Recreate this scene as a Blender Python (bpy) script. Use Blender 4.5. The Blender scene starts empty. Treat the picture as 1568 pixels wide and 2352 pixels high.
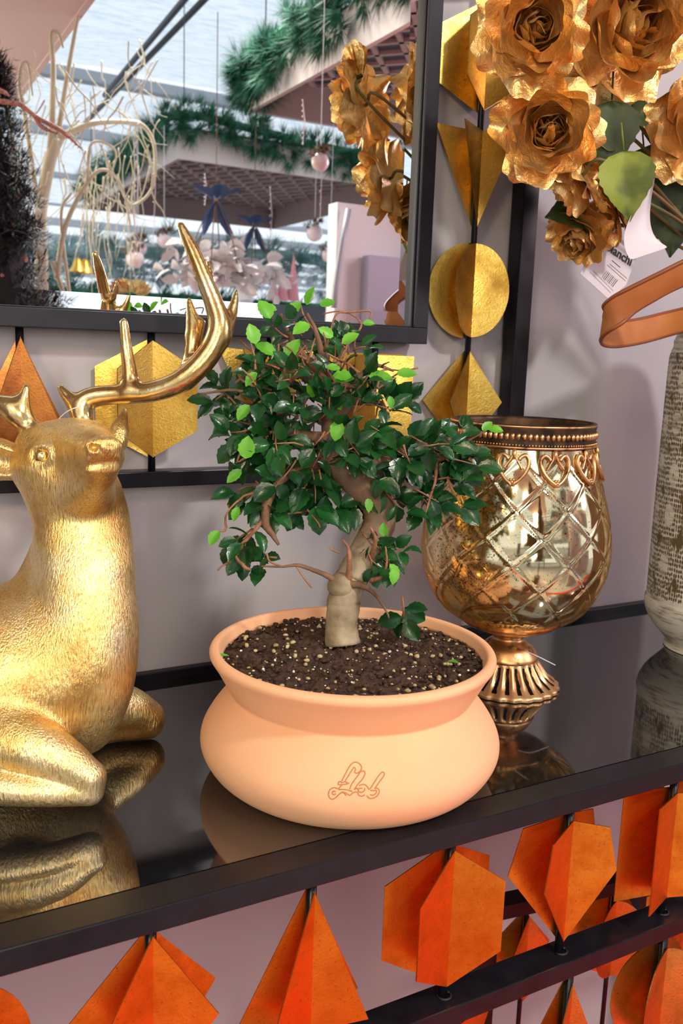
import bpy, math, random
import numpy as np
from mathutils import Vector, Matrix, noise as mnoise
rnd = random.Random(7)
C = bpy.context.scene.collection
# ------------------------------------------------------------------ camera
FPX = 2050.0
RW = np.array([[0.8762443183416242, 0.054648499598065045, -0.4787582229745015],
               [-0.48071390686300103, 0.16783271919974538, -0.8606662059791411],
               [0.03331717758952934, 0.984299608786725, 0.17333276037658912]])
CAM = np.array([0.0, -1.01, 1.244])
cd = bpy.data.cameras.new('camera'); cam = bpy.data.objects.new('camera', cd); C.objects.link(cam)
cd.sensor_fit = 'VERTICAL'; cd.sensor_height = 36.0; cd.lens = 36.0*FPX/2352.0
cd.clip_start = 0.02; cd.clip_end = 200
M4 = Matrix.Identity(4)
for i in range(3):
    for j in range(3): M4[i][j] = RW[i][j]
    M4[i][3] = CAM[i]
cam.matrix_world = M4
bpy.context.scene.camera = cam
cd.dof.use_dof = True; cd.dof.focus_distance = 0.86; cd.dof.aperture_fstop = 11.0
# ------------------------------------------------------------------ world, lamps, exposure
vs = bpy.context.scene.view_settings
vs.view_transform = 'Standard'; vs.look = 'None'; vs.gamma = 1.0; vs.use_curve_mapping = False
vs.exposure = 0.0
W = bpy.data.worlds.new('world'); bpy.context.scene.world = W; W.use_nodes = True
wn = W.node_tree; bg = wn.nodes['Background']
bg.inputs[0].default_value = (0.86, 0.93, 1.0, 1); bg.inputs[1].default_value = 1.28
def area(name, loc, target, size, power, col):
    l = bpy.data.lights.new(name, 'AREA'); l.shape = 'SQUARE'; l.size = size; l.energy = power; l.color = col
    o = bpy.data.objects.new(name, l); C.objects.link(o); o.location = loc
    o.rotation_euler = (Vector(target)-Vector(loc)).to_track_quat('-Z', 'Y').to_euler()
    return o
area('key_lamp', (1.20, -2.45, 3.0), (0.4, -0.1, 1.05), 0.22, 52, (1.0, 0.93, 0.86))
area('warm_lamp', (-1.3, -1.9, 2.3), (0.2, -0.2, 1.05), 0.35, 20, (1.0, 0.74, 0.42))
area('rose_lamp', (2.3, -1.5, 1.9), (0.5, -0.3, 0.95), 0.45, 13, (1.0, 0.70, 0.76))
area('daylight_lamp', (-0.35, -3.3, 1.75), (0.5, -0.1, 1.15), 1.0, 38, (1.0, 0.90, 0.74))
# ------------------------------------------------------------------ helpers
def ray(px, py):
    return RW @ np.array([px-784.0, 1176.0-py, -FPX])
def onY(px, py, y):
    d = ray(px, py); return CAM + d*((y-CAM[1])/d[1])
def onZ(px, py, z):
    d = ray(px, py); return CAM + d*((z-CAM[2])/d[2])
def at(px, py, depth):
    return CAM + ray(px, py)*(depth/FPX)
WL = {}
def tag(o, label=None, cat=None, group=None, kind=None):
    if label: o['label'] = label
    if cat: o['category'] = cat
    if group: o['group'] = group
    if kind: o['kind'] = kind
    return o
def thing(name, loc, label, cat, group=None):
    o = bpy.data.objects.new(name, None); o.empty_display_size = 0.02; C.objects.link(o)
    o.location = tuple(loc); WL[o] = np.array(loc, float)
    return tag(o, label, cat, group)
def mk(name, v, f, mat, parent=None, smooth=False, loc=None, autosm=None):
    """v in world coordinates; one mesh object"""
    v = np.asarray(v, float).reshape(-1, 3)
    o0 = WL[parent] if parent is not None else (np.array(loc, float) if loc is not None else np.zeros(3))
    me = bpy.data.meshes.new(name); me.from_pydata((v-o0).tolist(), [], [tuple(int(i) for i in q) for q in f]); me.update()
    if smooth: me.polygons.foreach_set('use_smooth', [True]*len(me.polygons))
    me.materials.append(mat)
    o = bpy.data.objects.new(name, me); C.objects.link(o)
    if parent is not None: o.parent = parent
    elif loc is not None: o.location = tuple(loc)
    WL[o] = o0
    return o
class MB:
    def __init__(s): s.v = []; s.f = []; s.n = 0
    def add(s, v, f):
        v = np.asarray(v, float).reshape(-1, 3)
        s.v.append(v); s.f += [tuple(int(i)+s.n for i in q) for q in f]; s.n += len(v)
    def box(s, a, b):
        x0, y0, z0 = a; x1, y1, z1 = b
        s.add([(x0,y0,z0),(x1,y0,z0),(x1,y1,z0),(x0,y1,z0),(x0,y0,z1),(x1,y0,z1),(x1,y1,z1),(x0,y1,z1)],
              [(0,3,2,1),(4,5,6,7),(0,1,5,4),(1,2,6,5),(2,3,7,6),(3,0,4,7)])
    def bar(s, a, b, w, h, up=(0,0,1)):
        a = np.array(a, float); b = np.array(b, float); d = b-a; d /= np.linalg.norm(d)
        u = np.array(up, float); r = np.cross(d, u); r /= np.linalg.norm(r); u = np.cross(r, d)
        q = [a+r*sx*w/2+u*sz*h/2 for sx, sz in ((-1,-1),(1,-1),(1,1),(-1,1))]
        q += [p+(b-a) for p in q]
        s.add(q, [(0,3,2,1),(4,5,6,7),(0,1,5,4),(1,2,6,5),(2,3,7,6),(3,0,4,7)])
    def tube(s, pts, rad, n=8, caps=True):
        pts = np.asarray(pts, float); m = len(pts)
        if np.isscalar(rad): rad = [rad]*m
        T = np.gradient(pts, axis=0); T /= (np.linalg.norm(T, axis=1)[:, None]+1e-12)
        nrm = np.cross(T[0], (0,0,1)); 
        if np.linalg.norm(nrm) < 1e-3: nrm = np.cross(T[0], (1,0,0))
        nrm /= np.linalg.norm(nrm); V = []
        for i in range(m):
            nrm = nrm - T[i]*np.dot(nrm, T[i]); nrm /= (np.linalg.norm(nrm)+1e-12); bn = np.cross(T[i], nrm)
            for k in range(n):
                a = 2*math.pi*k/n; V.append(pts[i]+(nrm*math.cos(a)+bn*math.sin(a))*rad[i])
        F = [(i*n+k, i*n+(k+1)%n, (i+1)*n+(k+1)%n, (i+1)*n+k) for i in range(m-1) for k in range(n)]
        if caps: F += [tuple(range(n-1, -1, -1)), tuple((m-1)*n+k for k in range(n))]
        s.add(V, F)
    def lathe(s, prof, c, n=64, rfun=None, close=False):
        V = []; m = len(prof)
        for (r, z) in prof:
            for k in range(n):
                a = 2*math.pi*k/n; rr = r if rfun is None else rfun(r, z, a)
                V.append((c[0]+rr*math.cos(a), c[1]+rr*math.sin(a), c[2]+z))
        F = [(i*n+k, i*n+(k+1)%n, (i+1)*n+(k+1)%n, (i+1)*n+k) for i in range(m-1) for k in range(n)]
        if close: F += [tuple(range(n-1, -1, -1)), tuple((m-1)*n+k for k in range(n))]
        s.add(V, F)
    def sphere(s, c, r, n=12, m=8, sc=(1,1,1), rot=None):
        V = []; 
        for i in range(m+1):
            t = math.pi*i/m
            for k in range(n):
                a = 2*math.pi*k/n
                V.append((r*sc[0]*math.sin(t)*math.cos(a), r*sc[1]*math.sin(t)*math.sin(a), r*sc[2]*math.cos(t)))
        V = np.array(V)
        if rot is not None: V = V @ np.array(rot).T
        s.add(V+np.array(c), [(i*n+k, (i+1)*n+k, (i+1)*n+(k+1)%n, i*n+(k+1)%n) for i in range(m) for k in range(n)])
    def build(s, name, mat, parent=None, smooth=False, loc=None):
        return mk(name, np.concatenate(s.v), s.f, mat, parent, smooth, loc)
def catmull(P, n=8, extra=None):
    P = np.asarray(P, float); out = []
    Q = np.vstack([2*P[0]-P[1], P, 2*P[-1]-P[-2]])
    for i in range(1, len(Q)-2):
        for k in range(n):
            t = k/n; a, b, c, d = Q[i-1], Q[i], Q[i+1], Q[i+2]
            out.append(0.5*((2*b)+(-a+c)*t+(2*a-5*b+4*c-d)*t*t+(-a+3*b-3*c+d)*t**3))
    out.append(P[-1]); return np.array(out)
# ------------------------------------------------------------------ materials
def mat(name, base=(0.5,0.5,0.5), rough=0.5, metal=0.0, ior=1.5, trans=0.0, coat=0.0, alpha=1.0, spec=None, sheen=0.0, emis=None):
    m = bpy.data.materials.new(name); m.use_nodes = True; b = m.node_tree.nodes['Principled BSDF']
    b.inputs['Base Color'].default_value = (*base, 1); b.inputs['Roughness'].default_value = rough
    b.inputs['Metallic'].default_value = metal; b.inputs['IOR'].default_value = ior
    b.inputs['Transmission Weight'].default_value = trans; b.inputs['Coat Weight'].default_value = coat
    if spec is not None: b.inputs['Specular IOR Level'].default_value = spec
    if sheen: b.inputs['Sheen Weight'].default_value = sheen
    return m
def N(m, t, **kw):
    n = m.node_tree.nodes.new(t)
    for k, v in kw.items():
        if k in n.inputs.keys(): n.inputs[k].default_value = v
        else: setattr(n, k, v)
    return n
def L(m, a, b): m.node_tree.links.new(a, b)
def P_(m): return m.node_tree.nodes['Principled BSDF']
def coords(m, scale=(1,1,1), kind='Object'):
    tc = N(m, 'ShaderNodeTexCoord'); mp = N(m, 'ShaderNodeMapping'); mp.inputs['Scale'].default_value = scale
    L(m, tc.outputs[kind], mp.inputs['Vector']); return mp.outputs[0]
def noise(m, vec, scale, detail=4, rough=0.55):
    n = N(m, 'ShaderNodeTexNoise'); n.inputs['Scale'].default_value = scale; n.inputs['Detail'].default_value = detail
    n.inputs['Roughness'].default_value = rough
    if vec is not None: L(m, vec, n.inputs['Vector'])
    return n.outputs['Fac']
def ramp(m, fac, stops, interp='LINEAR'):
    r = N(m, 'ShaderNodeValToRGB'); r.color_ramp.interpolation = interp
    while len(r.color_ramp.elements) < len(stops): r.color_ramp.elements.new(0.5)
    for e, (p, c) in zip(r.color_ramp.elements, stops):
        e.position = p; e.color = (*c, 1) if len(c) == 3 else c
    L(m, fac, r.inputs[0]); return r.outputs[0]
def mixc(m, fac, a, b, mode='MIX'):
    x = N(m, 'ShaderNodeMix', data_type='RGBA', blend_type=mode)
    for s, v in ((0, fac), (6, a), (7, b)):
        if isinstance(v, (int, float)): x.inputs[s].default_value = v
        elif isinstance(v, tuple): x.inputs[s].default_value = (*v, 1)
        else: L(m, v, x.inputs[s])
    return x.outputs[2]
def math_(m, op, a, b=0.0, c=None):
    x = N(m, 'ShaderNodeMath', operation=op)
    for s, v in ((0, a), (1, b), (2, c)):
        if v is None: continue
        if isinstance(v, (int, float)): x.inputs[s].default_value = v
        else: L(m, v, x.inputs[s])
    return x.outputs[0]
def bump(m, h, strength=0.3, dist=0.001):
    b = N(m, 'ShaderNodeBump'); b.inputs['Strength'].default_value = strength; b.inputs['Distance'].default_value = dist
    L(m, h, b.inputs['Height']); L(m, b.outputs[0], P_(m).inputs['Normal']); return b
def noisy(name, c1, c2, scale, rough=0.6, metal=0.0, bs=0.2, bd=0.001, detail=4, stops=(0.35, 0.65), **kw):
    m = mat(name, c1, rough, metal, **kw); v = coords(m); n = noise(m, v, scale, detail)
    L(m, ramp(m, n, [(stops[0], c1), (stops[1], c2)]), P_(m).inputs['Base Color'])
    if bs: bump(m, n, bs, bd)
    return m
m_wall = noisy('painted_plaster', (0.415, 0.392, 0.420), (0.445, 0.420, 0.448), 3.0, 0.75, bs=0)
bump(m_wall, noise(m_wall, coords(m_wall), 900, 2), 0.15, 0.0005)
m_blocker = noisy('brown_blocker_board', (0.16,0.11,0.09), (0.20,0.14,0.11), 5, 0.8)  # dark board for the added, unseen light blockers
m_floor = noisy('red_carpet', (0.78, 0.05, 0.025), (0.62, 0.03, 0.02), 60, 0.95, bs=0.4, bd=0.004)
m_floor2 = noisy('pale_concrete', (0.50, 0.47, 0.45), (0.58, 0.55, 0.53), 4, 0.7)
m_steel = noisy('black_powdercoat', (0.006, 0.006, 0.009), (0.010, 0.010, 0.014), 40, 0.30, bs=0.1, bd=0.0003, ior=1.4)
m_steel2 = noisy('graphite_metal', (0.010, 0.011, 0.017), (0.014, 0.015, 0.022), 40, 0.42, bs=0.1, bd=0.0003, ior=1.4)
m_blackglass = mat('black_glass', (0.006, 0.0065, 0.008), 0.03, ior=2.5)
nv = noise(m_blackglass, coords(m_blackglass), 700, 2, 0.6)
L(m_blackglass, ramp(m_blackglass, nv, [(0.70, (0.006,0.0065,0.008)), (0.78, (0.06,0.06,0.06))]), P_(m_blackglass).inputs['Base Color'])
L(m_blackglass, ramp(m_blackglass, noise(m_blackglass, coords(m_blackglass), 9, 3), [(0.4, (0.025,)*3), (0.7, (0.07,)*3)]), P_(m_blackglass).inputs['Roughness'])
m_mirror = mat('mirror_silver', (0.93, 0.95, 0.96), 0.0, 1.0)
def goldleaf(name, c1=(0.83,0.56,0.13), c2=(0.46,0.26,0.04), rough=0.27, sc=1.0):
    m = mat(name, c1, rough, 1.0); v = coords(m)
    n1 = noise(m, v, 26*sc, 6, 0.65); n2 = noise(m, v, 420*sc, 3, 0.7)
    c = ramp(m, n1, [(0.32, c2), (0.6, c1)])
    c = mixc(m, ramp(m, n2, [(0.60, (0,0,0)), (0.72, (0.75,)*3)]), c, (c2[0]*0.5, c2[1]*0.45, c2[2]*0.5))
    L(m, c, P_(m).inputs['Base Color'])
    L(m, ramp(m, n1, [(0.3, (rough+0.14,)*3), (0.7, (rough-0.06,)*3)]), P_(m).inputs['Roughness'])
    bump(m, n2, 0.35, 0.0006); return m
m_leafgold = goldleaf('gold_leaf')
m_gold_darkrefl = goldleaf('gold_leaf_dark_reflection', (0.72,0.30,0.08), (0.36,0.12,0.03), 0.36)  # gold leaf with a dark reflection put into its colour
m_gold_redrefl = goldleaf('gold_leaf_red_reflection', (0.98,0.34,0.035), (0.70,0.15,0.012), 0.36)  # gold leaf with the red floor's reflection put into its colour
m_petal = mat('satin_gold_petal', (0.72,0.42,0.13), 0.34, 0.82)
v = coords(m_petal); n1 = noise(m_petal, v, 22, 3); 
c = ramp(m_petal, n1, [(0.28, (0.70,0.20,0.04)), (0.37, (0.82,0.47,0.13)), (0.60, (0.96,0.70,0.31))])
L(m_petal, c, P_(m_petal).inputs['Base Color']); bump(m_petal, noise(m_petal, coords(m_petal), 130, 4, 0.6), 0.55, 0.003)
m_terra = noisy('terracotta', (0.85,0.45,0.24), (0.88,0.48,0.265), 14, 0.8, bs=0)
bump(m_terra, noise(m_terra, coords(m_terra, (1,1,6)), 160, 3), 0.12, 0.0006)
m_terradark = mat('engraved_terracotta', (0.52,0.20,0.075), 0.85)
m_soil = noisy('potting_soil', (0.030,0.014,0.008), (0.085,0.042,0.024), 170, 0.95, bs=1.0, bd=0.004, detail=6)
m_peb = noisy('pale_grit', (0.34,0.24,0.11), (0.60,0.50,0.28), 130, 0.9, bs=0.8, bd=0.002)
m_perl = mat('white_perlite', (0.85,0.84,0.8), 0.8)
m_bark = noisy('pale_bark', (0.20,0.145,0.085), (0.42,0.34,0.22), 45, 0.85, bs=0.6, bd=0.003, detail=7)
m_barkd = noisy('brown_bark', (0.10,0.045,0.022), (0.22,0.12,0.065), 60, 0.8, bs=0.6, bd=0.002, detail=6)
m_twig = noisy('red_brown_twig', (0.20,0.075,0.035), (0.36,0.17,0.09), 120, 0.7)
def leafmat(name, a, b, rough, trans):
    m = mat(name, a, rough); v = coords(m); n = noise(m, v, 28, 2)
    L(m, ramp(m, n, [(0.38, a), (0.62, b)]), P_(m).inputs['Base Color'])
    t = N(m, 'ShaderNodeBsdfTranslucent'); t.inputs['Color'].default_value = (b[0]*1.4, b[1]*1.5, b[2], 1)
    x = N(m, 'ShaderNodeMixShader'); x.inputs[0].default_value = trans
    out = m.node_tree.nodes['Material Output']
    L(m, P_(m).outputs[0], x.inputs[1]); L(m, t.outputs[0], x.inputs[2]); L(m, x.outputs[0], out.inputs['Surface'])
    bump(m, noise(m, v, 300, 2), 0.25, 0.0008); return m
m_leafdark = leafmat('dark_green_leaf', (0.006,0.045,0.012), (0.016,0.095,0.020), 0.26, 0.10)
m_leaflight = leafmat('young_green_leaf', (0.09,0.36,0.02), (0.17,0.52,0.035), 0.4, 0.25)
m_silkleaf = leafmat('olive_silk_leaf', (0.07,0.11,0.012), (0.26,0.32,0.035), 0.6, 0.15)
m_silkdark = leafmat('dark_silk_leaf', (0.015,0.03,0.008), (0.04,0.07,0.015), 0.5, 0.1)
m_brass = mat('aged_brass', (0.72,0.42,0.20), 0.36, 1.0)
v = coords(m_brass); n1 = noise(m_brass, v, 70, 4)
geo = N(m_brass, 'ShaderNodeNewGeometry')
pt = ramp(m_brass, geo.outputs['Pointiness'], [(0.46, (0,0,0)), (0.52, (1,1,1))])
L(m_brass, ramp(m_brass, n1, [(0.30, (0.12,0.06,0.03)), (0.46, (0.72,0.42,0.20))]), P_(m_brass).inputs['Base Color'])
m_brassdark = noisy('blackened_brass', (0.03,0.02,0.015), (0.10,0.055,0.03), 70, 0.45, 0.8, bs=0.2)
m_leather = noisy('tan_leather', (0.38,0.12,0.025), (0.44,0.15,0.035), 25, 0.5, bs=0.15, bd=0.0004)
m_leatherdk = mat('burnished_leather_edge', (0.22,0.06,0.015), 0.45)
m_paper = mat('white_card', (0.62,0.57,0.60), 0.5)
m_ink = mat('black_ink', (0.02,0.018,0.02), 0.6)
m_stem = noisy('reddish_stem', (0.16,0.06,0.02), (0.10,0.10,0.03), 30, 0.6)
m_thread = mat('clear_thread', (0.7,0.7,0.7), 0.3)
m_pink = mat('rose_board', (0.50,0.34,0.32), 0.7)
m_cream = mat('cream_board', (0.74,0.64,0.60), 0.7)
m_pine = noisy('pine_needles', (0.015,0.11,0.05), (0.05,0.22,0.13), 20, 0.6, bs=0)
m_frost = noisy('frosted_needles', (0.14,0.36,0.33), (0.72,0.82,0.84), 5, 0.7, bs=0)
m_twigcream = noisy('cream_twig', (0.60,0.56,0.40), (0.72,0.70,0.54), 10, 0.6)
m_tinsel = noisy('black_tinsel', (0.006,0.006,0.010), (0.02,0.017,0.02), 30, 0.6, bs=0)
m_glit = noisy('copper_glitter', (0.45,0.10,0.05), (0.9,0.65,0.55), 500, 0.25, 1.0, bs=1.0, bd=0.003)
m_beam = mat('galvanised_beam', (0.42,0.44,0.48), 0.5, 0.3)
m_pipe = mat('dark_pipe', (0.06,0.06,0.075), 0.5)
m_blue = mat('navy_satin', (0.02,0.045,0.13), 0.4)
m_blush = mat('blush_bloom', (0.74,0.68,0.68), 0.7)
m_moss = noisy('brown_moss', (0.14,0.08,0.05), (0.32,0.20,0.12), 90, 0.9)
m_pearl = mat('pearl_pink', (0.90,0.74,0.76), 0.25, coat=0.5)
m_white = mat('white_paint', (0.82,0.82,0.82), 0.6)
m_lilac = mat('lilac_grey_board', (0.42,0.42,0.52), 0.6)
m_rosecone = mat('pink_felt', (0.75,0.32,0.36), 0.8)
m_cloth = bpy.data.materials.new('shade_cloth'); m_cloth.use_nodes = True
_nt = m_cloth.node_tree; _p = P_(m_cloth); _nt.nodes.remove(_p)
_d = N(m_cloth, 'ShaderNodeBsdfDiffuse'); _t = N(m_cloth, 'ShaderNodeBsdfTranslucent'); _x = N(m_cloth, 'ShaderNodeMixShader')
_v = coords(m_cloth, (1, 5, 1)); _n = noise(m_cloth, _v, 7, 5, 0.6)
_c = ramp(m_cloth, _n, [(0.35, (0.74,0.83,0.93)), (0.55, (0.98,0.99,1.0))])
L(m_cloth, _c, _d.inputs[0]); L(m_cloth, _c, _t.inputs[0]); _x.inputs[0].default_value = 0.8
L(m_cloth, _d.outputs[0], _x.inputs[1]); L(m_cloth, _t.outputs[0], _x.inputs[2]); L(m_cloth, _x.outputs[0], _nt.nodes['Material Output'].inputs['Surface'])

TZ = 0.85     # table top height
# ------------------------------------------------------------------ structure
b = MB(); b.box((-2.2, 0, 0), (3.0, 0.1, 2.9)); tag(b.build('wall_back', m_wall), kind='structure')
b = MB(); b.box((-2.3, -1.3, 0), (-2.2, 0.1, 2.9)); tag(b.build('blocker_wall_left', m_blocker), kind='structure')  # added out of view, keeps the left side dark for contrast
b = MB(); b.box((2.9, -1.3, 0), (3.0, 0.0, 2.9)); tag(b.build('blocker_wall_right', m_blocker), kind='structure')  # added out of view to darken what the metal reflects rightward
b = MB(); b.box((-2.3, -1.0, 2.9), (3.0, 0.1, 3.0)); tag(b.build('blocker_ceiling', m_blocker), kind='structure')  # added overhead out of view to cut down the sky light
b = MB(); b.box((-2.2, -1.45, -0.1), (3.0, 0.1, 0)); tag(b.build('floor', m_floor), 'red carpet floor', kind='structure')
b = MB(); b.box((-12, -30, -0.12), (16, -1.45, -0.01)); tag(b.build('floor_greenhouse', m_floor2), kind='structure')
# greenhouse roof seen in the mirror: beams with shade cloth between
for i, y in enumerate([-6.6] + [-8.6-2.3*k for k in range(9)]):
    b = MB(); b.box((-12, y-0.06, 3.28), (16, y+0.06, 3.40 if i else 3.36))
    tag(b.build('trim_%d' % (i+1), m_beam), kind='structure')
def cloth(y0, y1, z, sag, k):
    nx, ny = 120, 24; V = []; F = []
    for j in range(ny+1):
        for i in range(nx+1):
            x = -6+16*i/nx; t = j/ny; y = y0+(y1-y0)*t
            zz = z - sag*math.sin(math.pi*t)**0.8 - 0.03*math.sin(x*2.1+k)*math.sin(math.pi*t) - 0.035*mnoise.noise(Vector((x*1.2, y*5, k)))
            V.append((x, y, zz))
    F = [(j*(nx+1)+i, j*(nx+1)+i+1, (j+1)*(nx+1)+i+1, (j+1)*(nx+1)+i) for j in range(ny) for i in range(nx)]
    return V, F
LAB = ['white shade cloth sagging under the roof nearest the trays', 'white shade cloth in the second roof bay',
       'white shade cloth in the third roof bay', 'white shade cloth in the fourth roof bay']
for k, (y0, y1) in enumerate([(-3.6, -6.5), (-6.9, -8.4), (-8.9, -10.7), (-11.2, -13.0)]):
    V, F = cloth(y0, y1, 3.42, 0.32 if k == 0 else 0.22, k)
    o = mk('shade_cloth', V, F, m_cloth, smooth=True); tag(o, LAB[k], 'shade cloth', 'shade cloths under the greenhouse roof')
def vz(px, py, z):
    p = onZ(px, py, z); return (p[0], -0.056-p[1], z)
for k, (p, q) in enumerate([(vz(556,-160,3.06), vz(240,219,3.06)), (vz(622,-160,3.06), vz(173,306,3.06))]):
    b = MB(); b.tube([p, q], 0.018, 8)
    o = b.build('roof_brace', m_pipe); tag(o, ['dark roof brace rod, the left of the two crossing the cloth', 'dark roof brace rod, the right of the two crossing the cloth'][k], 'brace rod', 'roof brace rods')
# ------------------------------------------------------------------ ornaments (four folded half plates round a rod)
def halfshape(kind, w, h):
    if kind == 'circle': return [(w*math.sin(math.pi*i/24), h*math.cos(math.pi*i/24)) for i in range(25)]
    return {'hexagon': [(0,h*1.08),(w,h*0.56),(w,-h*0.56),(0,-h*1.08)],
            'triangle': [(0,h*1.06),(w,-h*0.86),(0,-h*0.98)],
            'funnel': [(0,h*0.9),(w,h*0.98),(0,-h*1.06)],
            'rectangle': [(0,h*0.95),(w*0.95,h*0.95),(w*0.95,-h*0.95),(0,-h*0.95)],
            'diamond': [(0,h*1.1),(w,0.0),(0,-h*1.1)],
            'kite': [(0,h*1.0),(w*0.78,h*0.86),(w,h*0.12),(0,-h*1.06)]}[kind]
def ornament(kind, x, y, z, parent, m, w=0.053, h=0.060, ang=25, rot=0.0):
    b = MB(); pr = halfshape(kind, w, h); th = 0.0006
    for s, t in ((1,-1),(-1,-1),(1,1),(-1,1)):
        a = math.radians(ang if t < 0 else ang*0.55); ws = 0.90 if t < 0 else 1.08
        d = np.array([s*math.cos(a), t*math.sin(a), 0.0])*ws; off = np.array([0, t*0.0052, 0])
        cr, sr = math.cos(rot), math.sin(rot); d = np.array([d[0]*cr-d[1]*sr, d[0]*sr+d[1]*cr, 0])
        nn = np.array([-d[1], d[0], 0])/ws
        P = [np.array([x, y, z])+off+d*r+np.array([0,0,q*(0.97 if t < 0 else 1.0)]) for r, q in pr]
        n = len(P); V = [p-nn*th for p in P]+[p+nn*th for p in P]
        F = [tuple(range(n)), tuple(range(2*n-1, n-1, -1))]+[(i, i+n, (i+1)%n+n, (i+1)%n) for i in range(n)]
        b.add(V, F)
    return b.build('folded_ornament', m, parent)
def rod(parent, pts, r=0.0042, m=None):
    b = MB(); b.tube(pts, r, 10); return b.build('rod', m or m_steel, parent, smooth=True)
# ------------------------------------------------------------------ mirror
MX0, MX1, MZ0, MZ1 = -0.36, 0.657, 1.261, 1.96
mir = thing('wall_mirror', (0.15, -0.02, 1.094), 'large wall mirror in a black frame ringed by folded gold ornaments', 'mirror')
bw = 0.020
b = MB()
for (x0, z0, x1, z1) in ((MX0,MZ0,MX1,MZ0+bw),(MX0,MZ1-bw,MX1,MZ1),(MX0,MZ0+bw,MX0+bw,MZ1-bw),(MX1-bw,MZ0+bw,MX1,MZ1-bw)):
    b.box((x0, -0.040, z0), (x1, -0.004, z1))
for (x0, z0, x1, z1) in ((MX0+bw,MZ0+bw,MX1-bw,MZ0+bw+0.002),(MX1-bw-0.0022,MZ0+bw,MX1-bw,MZ1-bw)):
    b.box((x0, -0.034, z0), (x1, -0.02, z1))
o = b.build('inner_frame', m_steel2, mir)
bv = o.modifiers.new('bevel', 'BEVEL'); bv.width = 0.0015; bv.segments = 2
GY = -0.028; gx0, gx1, gz0, gz1 = MX0+bw, MX1-bw-0.002, MZ0+bw+0.002, MZ1-bw; be = 0.017; dd = 0.0006
V = [(gx0,GY+dd,gz0),(gx1,GY+dd,gz0),(gx1,GY+dd,gz1),(gx0,GY+dd,gz1),(gx0+be,GY,gz0+be),(gx1-be,GY,gz0+be),(gx1-be,GY,gz1-be),(gx0+be,GY,gz1-be)]
mk('mirror_glass', V[4:], [(0,1,2,3)], m_mirror, mir)
mk('glass_bevel', V, [(0,1,5,4),(1,2,6,5),(2,3,7,6),(3,0,4,7)], m_mirror, mir)
OX0, OX1, OZ0, OZ1 = -0.54, 0.832, 1.093, 2.13
b = MB(); ow = 0.030
for (x0, z0, x1, z1) in ((OX0,OZ0-0.004,OX1,OZ0+0.014),(OX0,OZ1,OX1,OZ1+0.018),(OX0,OZ0+0.014,OX0+ow-0.004,OZ1),(OX1-ow+0.004,OZ0+0.014,OX1,OZ1)):
    b.box((x0, -0.032, z0), (x1, -0.006, z1))
o = b.build('outer_frame', m_steel, mir); bv = o.modifiers.new('bevel', 'BEVEL'); bv.width = 0.0012; bv.segments = 2
RY = -0.026; zc = 1.188
row = [(0.160,'triangle',m_gold_darkrefl),(0.299,'hexagon',m_leafgold),(0.443,'funnel',m_leafgold),(0.588,'rectangle',m_leafgold),(0.015,'circle',m_leafgold),(-0.13,'diamond',m_leafgold)]
for x, k, mm in row:
    ornament(k, x, RY, zc, mir, mm, w=0.055, h=0.062); rod(mir, [(x, RY, OZ0+0.01), (x, RY, MZ0)])
col_ = [(zc, 'diamond'), (1.333, 'circle'), (1.478, 'funnel'), (1.622, 'hexagon'), (1.767, 'rectangle'), (1.912, 'diamond')]
for z, k in col_:
    ornament(k, 0.732, RY, z+0.0, mir, m_leafgold, w=0.053, h=0.062)
rod(mir, [(0.732, RY, OZ0+0.01), (0.732, RY, OZ1)])
# ------------------------------------------------------------------ console table
TX0, TX1, TY0, TY1 = -0.45, 1.20, -0.444, -0.001
tab = thing('console_table', (0.375, -0.22, 0), 'black glass topped console table with folded gold ornaments in its front panel, the upper row tinted with red reflection', 'table')
b = MB()
b.box((TX0, TY0, TZ-0.020), (TX1, TY0+0.030, TZ)); b.box((TX0, TY1-0.012, TZ-0.020), (TX1, TY1, TZ+0.011))
b.box((TX0, TY0+0.030, TZ-0.020), (TX0+0.03, TY1-0.012, TZ)); b.box((TX1-0.03, TY0+0.030, TZ-0.020), (TX1, TY1-0.012, TZ))
o = b.build('top_frame', m_steel, tab); bv = o.modifiers.new('bevel', 'BEVEL'); bv.width = 0.0012; bv.segments = 2
b = MB(); b.box((TX0+0.0305, TY0+0.0308, TZ-0.008), (TX1-0.0305, TY1-0.0125, TZ-0.0002)); b.build('glass_top', m_blackglass, tab)
for x, y in ((TX0, TY0), (TX1-0.03, TY0), (TX0, TY1-0.03), (TX1-0.03, TY1-0.03)):
    b = MB(); b.box((x, y, 0), (x+0.03, y+0.028, TZ-0.02)); b.build('leg', m_steel, tab)
b = MB(); b.box((TX0+0.03, TY0, 0.652), (TX1-0.03, TY0+0.032, 0.671)); o = b.build('lower_rail', m_steel, tab)
bv = o.modifiers.new('bevel', 'BEVEL'); bv.width = 0.0012; bv.segments = 2
FY = TY0+0.016
for x, k in ((0.035,'circle'),(0.175,'diamond'),(0.308,'triangle'),(0.446,'hexagon'),(0.585,'kite'),(0.728,'rectangle'),(0.868,'hexagon'),(1.008,'circle')):
    ornament(k, x, FY, 0.752, tab, m_gold_redrefl, w=0.054, h=0.064, ang=20); rod(tab, [(x, FY, 0.671), (x, FY, 0.831)])
for x, k in ((0.463,'funnel'),(0.603,'triangle'),(0.738,'circle'),(0.878,'diamond')):
    ornament(k, x, FY, 0.572, tab, m_leafgold, w=0.052, h=0.060, ang=20); rod(tab, [(x, FY, 0.50), (x, FY, 0.653)])
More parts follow.
